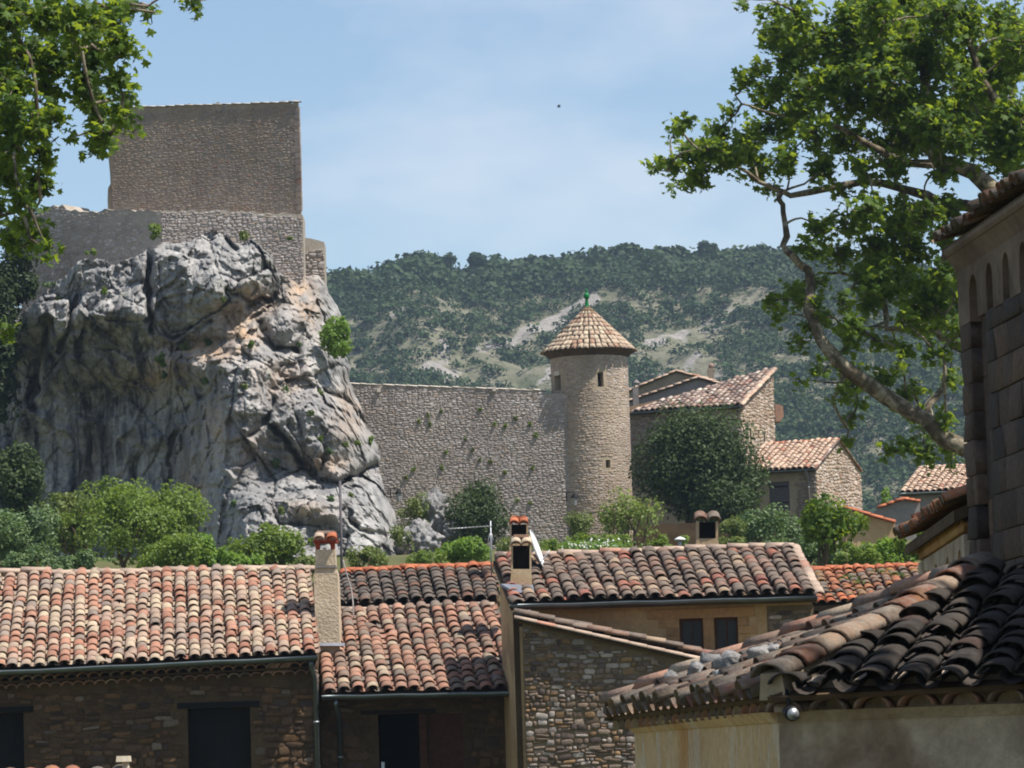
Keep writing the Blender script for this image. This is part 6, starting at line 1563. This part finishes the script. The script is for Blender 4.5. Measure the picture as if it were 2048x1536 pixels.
for i, (px, py) in enumerate(wp):
    B('wall_plant', 'tiny green plant growing from the rampart masonry', 'plant', px, py, 5, 6 + (i % 3), RAMP_Y - .03, [MT['leaf_bush_olive'], MT['leaf_bush']][i % 2], 70, .07, 500 + i, 'plant tufts on the rampart', None, 0, None, 3, .25)
# white flowers above the grey-brown ridge
n = 110; Cf = np.stack([W(1180 + R_.normal(0, 38), 1090 + R_.normal(0, 6), 128) for _ in range(n)])
fl = thing('flower_bush', 'low bush sprinkled with white flowers above the grey-brown ridge', 'flowers', W(1180, 1120, 128))
V_, F_ = leaf_quads(Cf + R_.normal(0, .1, (n, 3)) * np.array([0, 3, 0]), np.full(n, .07), np.tile([0, -.8, .6], (n, 1)), R_, .2, 1.0); put('flowers', mesh_np('flowers', V_, F_, MT['petal'], False, np.zeros(len(F_))), fl)
Cf = np.stack([W(1180 + R_.normal(0, 42), 1098 + R_.normal(0, 8), 128.3) for _ in range(1500)]) + R_.normal(0, .15, (1500, 3)) * np.array([0, 1.5, 0])
V_, F_ = leaf_quads(Cf, np.full(1500, .1), np.tile([0, -.4, .8], (1500, 1)), R_); put('leaves', mesh_np('leaves', V_, F_, MT['leaf_bright'], False, R_.random(len(F_))), fl, None, 'stuff')
# garden terrace wall behind the shrubs
tw = thing('terrace_wall', 'low brown garden wall behind the shrubs right of the tower', 'wall', W(1400, 1110, 141)); pbox('wall', 1275, 1500, 1046, 1130, 141, .4, MT['mortar_dark'], tw)

limbs_r = [
    [(2260, 1420, 60, 3), (2240, 1100, 52, 2), (2200, 800, 44, 1), (2150, 560, 36, 0), (2080, 470, 30, 0), (1990, 385, 24, 0), (1945, 343, 20, 0), (1890, 326, 18, 0), (1856, 296, 17, -.3), (1846, 222, 15, -.5), (1852, 150, 13, -.5), (1826, 82, 11, -.3), (1790, 28, 9, 0), (1770, -60, 7, 0)],
    [(2230, 1080, 34, 2), (2080, 990, 27, 1), (1930, 905, 22, 0), (1850, 838, 20, 0), (1768, 792, 19, 0), (1694, 738, 17, -.3), (1645, 684, 15, -.4), (1614, 622, 13, -.3), (1628, 572, 11.5, 0), (1618, 540, 10.5, 0), (1585, 514, 9.5, 0), (1568, 488, 8.5, .2), (1574, 448, 7.5, .3), (1563, 408, 6.5, .5), (1558, 386, 6, .62)],
    [(2080, 470, 24, 0), (1965, 415, 17, .5), (1890, 412, 14, .8), (1810, 374, 11, 1), (1730, 362, 9.5, 1), (1650, 376, 8.5, .8), (1590, 392, 7.5, .6), (1535, 374, 6, .5), (1498, 350, 4.5, .4), (1440, 320, 3, .3), (1370, 330, 2, .2), (1310, 335, 1.3, .2)],
    [(1890, 326, 12, 0), (1810, 330, 10, .5), (1745, 290, 9, .8), (1690, 262, 7.5, 1), (1640, 236, 6, 1), (1626, 182, 5, 1), (1600, 150, 3.5, 1)],
    [(2200, 800, 26, 1), (2020, 730, 18, 1.5), (1905, 692, 13, 1.5), (1868, 656, 10, 1.5), (1822, 660, 9, 1.6), (1772, 655, 8, 1.8), (1762, 602, 7, 2), (1726, 566, 6, 2), (1680, 545, 4, 2)],
    [(2020, 730, 16, 1.5), (1900, 650, 12, 2), (1860, 600, 10, 2.2), (1815, 560, 8, 2.4), (1780, 500, 6, 2.5)],
    [(1852, 150, 9, -.5), (1800, 150, 7, -.2), (1740, 160, 6, 0), (1690, 120, 4.5, .2), (1620, 70, 3, .3)],
    [(2150, 560, 22, 0), (2090, 330, 17, -.6), (2010, 230, 13, -.8), (1960, 160, 10, -1), (1930, 60, 7, -1)],
    [(1640, 236, 4, 1), (1560, 230, 3.2, .8), (1500, 215, 2.6, .6), (1470, 190, 2, .5)],
    [(1762, 602, 5, 2), (1780, 640, 4, 2), (1720, 660, 3, 2)], [(1694, 738, 7, -.3), (1660, 800, 4, 0), (1690, 850, 3, .2)], [(1850, 838, 8, 0), (1880, 780, 6, .3), (1890, 720, 4, .5)]]
blobs_r = [(1560, 62, 40), (1600, 30, 46), (1585, 110, 36), (1640, 82, 50), (1700, 40, 55), (1760, 18, 50), (1850, 30, 60), (1930, 40, 64), (2010, 50, 66), (1690, 122, 54), (1760, 112, 56), (1830, 120, 50), (1920, 130, 64), (2000, 150, 66), (2045, 100, 56), (1640, 172, 40), (1705, 200, 54), (1770, 200, 56), (1905, 220, 64), (1980, 240, 64), (2042, 232, 56), (1480, 150, 14), (1500, 165, 26), (1530, 200, 32), (1575, 240, 42), (1630, 262, 46), (1700, 282, 52), (1780, 292, 52), (1860, 252, 44), (1935, 290, 52), (2010, 312, 46), (1465, 222, 20), (1440, 262, 34), (1500, 272, 36), (1368, 248, 20), (1352, 262, 22), (1392, 300, 40), (1450, 318, 40), (1345, 330, 26), (1400, 348, 34), (1515, 330, 38), (1572, 322, 42), (1640, 332, 40), (1312, 336, 16), (1352, 372, 15), (1380, 365, 22), (1545, 378, 24), (1725, 338, 36), (1790, 338, 36), (1885, 350, 34), (1690, 385, 18), (1540, 20, 24), (1490, 5, 16),
    (1740, 420, 40), (1790, 440, 46), (1852, 430, 44), (1890, 472, 36), (1765, 492, 46), (1822, 502, 46), (1880, 542, 36), (1640, 458, 36), (1690, 450, 34), (1618, 492, 26), (1680, 512, 38), (1740, 552, 44), (1800, 562, 40), (1862, 592, 40), (1545, 602, 18), (1562, 628, 20), (1590, 600, 24), (1632, 572, 24), (1682, 602, 20), (1900, 642, 28), (1842, 652, 28), (1622, 655, 24), (1598, 690, 20), (1702, 690, 22), (1752, 682, 18), (1805, 702, 20), (1870, 702, 26), (1902, 762, 26), (1892, 832, 22), (1640, 742, 20), (1682, 782, 20), (1702, 842, 18), (1812, 892, 22), (1852, 902, 30), (1902, 890, 26), (1775, 906, 18), (1690, 880, 12), (1600, 762, 12), (1650, 640, 20), (1900, 930, 14), (1715, 800, 15), (1700, 640, 16)]
_rb = rng(303); blobs_r += [(1600 + 26 * k + _rb.normal(0, 12), float(np.interp(1600 + 26 * k, [1600, 1645, 1694, 1768, 1850, 1930], [610, 684, 738, 792, 838, 905])) + _rb.normal(-22, 26), _rb.uniform(16, 27)) for k in range(12)] + [(_rb.uniform(1690, 1900), _rb.uniform(640, 800), _rb.uniform(16, 30)) for _ in range(7)] + [(1545, 78, 32), (1518, 142, 24), (1560, 172, 38), (1600, 205, 42), (1540, 262, 36), (1482, 300, 34), (1422, 300, 38)] + [(_rb.uniform(1570, 2070), _rb.uniform(-10, 330), _rb.uniform(36, 54)) for _ in range(46)] + [(_rb.uniform(1735, 1935), _rb.uniform(395, 700), _rb.uniform(28, 42)) for _ in range(18)]
limbs_r = [[(a, b, c * .82, d - (1.6 if li == 1 else 0)) for a, b, c, d in l] for li, l in enumerate(limbs_r)]
leafy_tree('plane_tree', 'large plane tree spreading pale mottled limbs behind the church', 'tree', limbs_r, blobs_r, 78, .165, MT['leaf_plane'], MT['bark_plane'], 5, 4.6, 2.6, 1.2)
limbs_l = [
    [(-520, 1500, 60, 4), (-480, 900, 50, 3), (-420, 300, 42, 2), (-260, 60, 30, 1), (-100, 20, 20, 0), (20, 40, 12, 0), (110, 30, 8, 0), (180, 40, 6, 0), (250, 15, 4, 0), (310, 25, 2.2, 0)],
    [(-260, 60, 18, 1), (-120, 160, 12, .5), (-20, 190, 8, .3), (30, 260, 6, 0), (35, 340, 5, 0), (30, 420, 4, 0), (55, 470, 3, -.2), (90, 490, 2, -.2)],
    [(110, 30, 5, 0), (170, 100, 4, .2), (180, 170, 3.5, .3), (200, 240, 3, .3), (180, 290, 2.2, .3)], [(20, 40, 6, 0), (60, 120, 5, .4), (70, 210, 4, .4), (85, 290, 3, .4), (75, 360, 2.2, .3)],
    [(250, 15, 3, 0), (330, -10, 2.4, 0), (385, 5, 1.6, 0)], [(-120, 160, 8, .5), (-60, 420, 6, .4), (-30, 600, 4, .2), (0, 668, 2.5, .1)]]
blobs_l = [(20, 30, 55), (90, 30, 55), (160, 40, 52), (220, 30, 38), (262, 18, 26), (40, 100, 52), (110, 110, 52), (180, 100, 42), (238, 88, 36), (302, 25, 14), (388, 6, 20), (272, 100, 14), (30, 170, 44), (90, 180, 36), (172, 170, 44), (228, 160, 34), (258, 202, 20), (20, 232, 44), (70, 250, 30), (102, 232, 26), (192, 222, 36), (240, 232, 24), (30, 292, 40), (82, 302, 34), (192, 288, 28), (216, 268, 28), (266, 264, 11), (140, 275, 11), (20, 350, 36), (72, 362, 34), (42, 402, 28), (88, 372, 22), (50, 438, 24, .8), (20, 480, 24, .7), (72, 470, 28, .7), (90, 496, 20, .7), (40, 500, 16, .6), (4, 668, 20, .8), (-10, 120, 50), (-10, 300, 40), (-10, 420, 30)]
leafy_tree('plane_tree', 'plane tree foliage hanging into the top left corner', 'tree', limbs_l, blobs_l, 52, .135, MT['leaf_plane'], MT['bark_plane'], 6, 7.0, 1.8, 1.25)

# a third plane tree right of the frame: its crown throws the shade that lies on chapel and church
limbs_s = [[(4700, 1540, 130, 0), (4650, 900, 110, 0), (4500, -400, 90, 0), (4300, -1500, 70, 0), (4150, -2500, 40, 0)], [(4500, -400, 60, 0), (4000, -1500, 40, 0), (3600, -2300, 20, 0)], [(4500, -400, 60, 0), (4900, -1600, 40, 1), (5300, -2400, 20, 2)], [(4300, -1500, 40, 0), (3900, -2800, 25, -1), (3700, -3400, 12, -1)]]
Rs = rng(88); blobs_s = [(4330 + Rs.normal(0, 500), -2450 + Rs.normal(0, 480), Rs.uniform(170, 330), .5) for _ in range(46)]
leafy_tree('plane_tree', 'plane tree beyond the right edge that shades the chapel roof', 'tree', limbs_s, blobs_s, 21.5, .2, MT['leaf_plane'], MT['bark_plane'], 9, 3.0, 2.2)

# ------------------------------------------------------------------ small things
def wall_lamp(label, px, py, Y, side):
    c = W(px, py, Y); s = Y / F; root = thing('wall_lamp', label, 'lamp', c)
    a = np.array([side * .3, .0, .22])
    tube('bracket', [c + a + np.array([0, 0, -.35]), c + a, c + np.array([0, 0, .22]), c + np.array([0, 0, .16])], .022, MT['iron'], root)
    lathe('lantern', c + np.array([0, 0, -.28]), [(.07, 0), (.12, .28), (.125, .285)], MT['galv'], root, 4, False)
    lathe('lantern_roof', c + np.array([0, 0, .006]), [(.17, 0), (.16, .03), (.05, .14), (.03, .17)], MT['iron'], root, 4, False)
wall_lamp('black lantern on a bracket beside the cliff, left end of the rampart', 797, 988, RAMP_Y - .35, -1)
wall_lamp('black lantern on a bracket at the corner of rampart and tower', 1149, 996, RAMP_Y - .6, -1)
p0 = thing('pole', 'thin grey pole with a short crossbar in front of the cliff', 'pole', W(684, 1190, 104))
tube('shaft', [W(685, 1210, 104), W(680, 962, 104)], .035, MT['wood_grey'], p0); tube('crossbar', [W(660, 964, 104), W(690, 962, 104)], .02, MT['iron'], p0)
tube('stay', [W(680, 1000, 104), W(668, 964, 104)], .012, MT['iron'], p0, 5)
cb = tube('cable', [W(686, 1120, 74.5), W(694, 1150, 74.4), W(703, 1180, 74.1), W(706, 1205, 73.8), W(707, 1235, 73.3)], .014, MT['stucco_grey'], None, 6); tag(cb, 'pale cable draped over the roof right of the tall chimney', 'cable')
an = thing('television_aerial', 'television aerial on a mast left of the middle chimneys', 'aerial', W(983, 1140, 76))
tube('mast', [W(983, 1150, 76), W(981, 1042, 76)], .013, MT['galv'], an, 6); tube('boom', [W(984, 1052, 75.9), W(898, 1058, 75.0)], .008, MT['galv'], an, 6)
for i in range(12):
    q = W(978 - i * 6.9, 1052.5 + i * .45, 75.85 - i * .07); tube('element', [q + np.array([0.04, .16, .0]), q + np.array([-.04, -.16, .0])], .006, MT['galv'], an, 5)
tube('cable_loop', [W(981, 1066, 75.95), W(976, 1080, 75.95), W(981, 1092, 75.95), W(986, 1080, 75.95), W(982, 1064, 75.95)], .008, MT['galv'], an, 5)
dc = W(1074, 1097, 70.2); ds = thing('satellite_dish', 'white satellite dish seen edge-on beside the middle chimneys', 'dish', W(1082, 1140, 70.4))
ax = unit([.945, -.13, .30]); ux_ = unit(np.cross(ax, [0, 1, 0])); uy_ = np.cross(ax, ux_); V_, F_ = [], []; rings, sg = 6, 28
for sgn in (0, 1):
    for i in range(rings + 1):
        r = .33 * i / rings
        for k in range(sg):
            t = 2 * math.pi * k / sg; V_.append(dc + (ux_ * math.cos(t) + uy_ * math.sin(t)) * r + ax * (.05 * (i / rings) ** 2 - .05 + sgn * .012))
for sgn in (0, 1):
    o = sgn * (rings + 1) * sg
    for i in range(rings):
        for k in range(sg): q = (o + i * sg + k, o + i * sg + (k + 1) % sg, o + (i + 1) * sg + (k + 1) % sg, o + (i + 1) * sg + k); F_.append(q if sgn else q[::-1])
for k in range(sg): a, b = rings * sg + k, rings * sg + (k + 1) % sg; F_.append((a, b, b + (rings + 1) * sg, a + (rings + 1) * sg))
put('reflector', mesh_py('reflector', V_, F_, MT['white_paint'], True), ds); tube('mount', [dc - ax * .05, dc - ax * .15 + np.array([0, .05, -.05]), W(1078, 1150, 70.4)], .02, MT['galv'], ds, 7); tube('feed_arm', [dc + np.array([0, 0, -.3]), dc + ax * .22 + np.array([0, 0, -.1])], .01, MT['galv'], ds, 6)
# bird high over the hill
b0 = W(1118, 214, 260); V_ = [b0 + np.array(q) for q in ((-.16, 0, 0), (-.05, -.03, .03), (.08, -.02, .02), (.16, 0, 0), (-.05, .03, .03), (0, 0, -.04), (-.12, .16, .10), (.05, .05, .05), (.10, .2, .12), (-.1, -.18, .10), (.04, -.06, .05), (.12, -.2, .11))]
tag(put('bird', mesh_py('bird', V_, [(0, 1, 5), (1, 2, 5), (2, 3, 5), (3, 4, 5), (4, 0, 5), (0, 4, 1), (1, 4, 3), (1, 3, 2), (4, 7, 8, 6), (1, 9, 11, 10)], MT['iron']), None), 'tiny dark bird flying in the open sky', 'bird')

# ------------------------------------------------------------------ haze: one even volume round the place
hz, nt, N, L, b = newmat('haze_air'); N.remove(b)
pv = N.new('ShaderNodeVolumePrincipled'); pv.inputs['Density'].default_value = .00016; pv.inputs['Color'].default_value = (.62, .8, 1, 1); pv.inputs['Anisotropy'].default_value = .2
L.new(pv.outputs[0], N['Material Output'].inputs['Volume'])
bx = [np.array([x, y, -1.6]) for x, y in ((-2500, -150), (2500, -150), (2500, 3100), (-2500, 3100))]
tag(hexa('haze', bx, [p + np.array([0, 0, 128.0]) for p in bx], hz), 'thin pale summer haze in front of the hill', 'haze', None, 'stuff')
print('objects', len(bpy.data.objects))
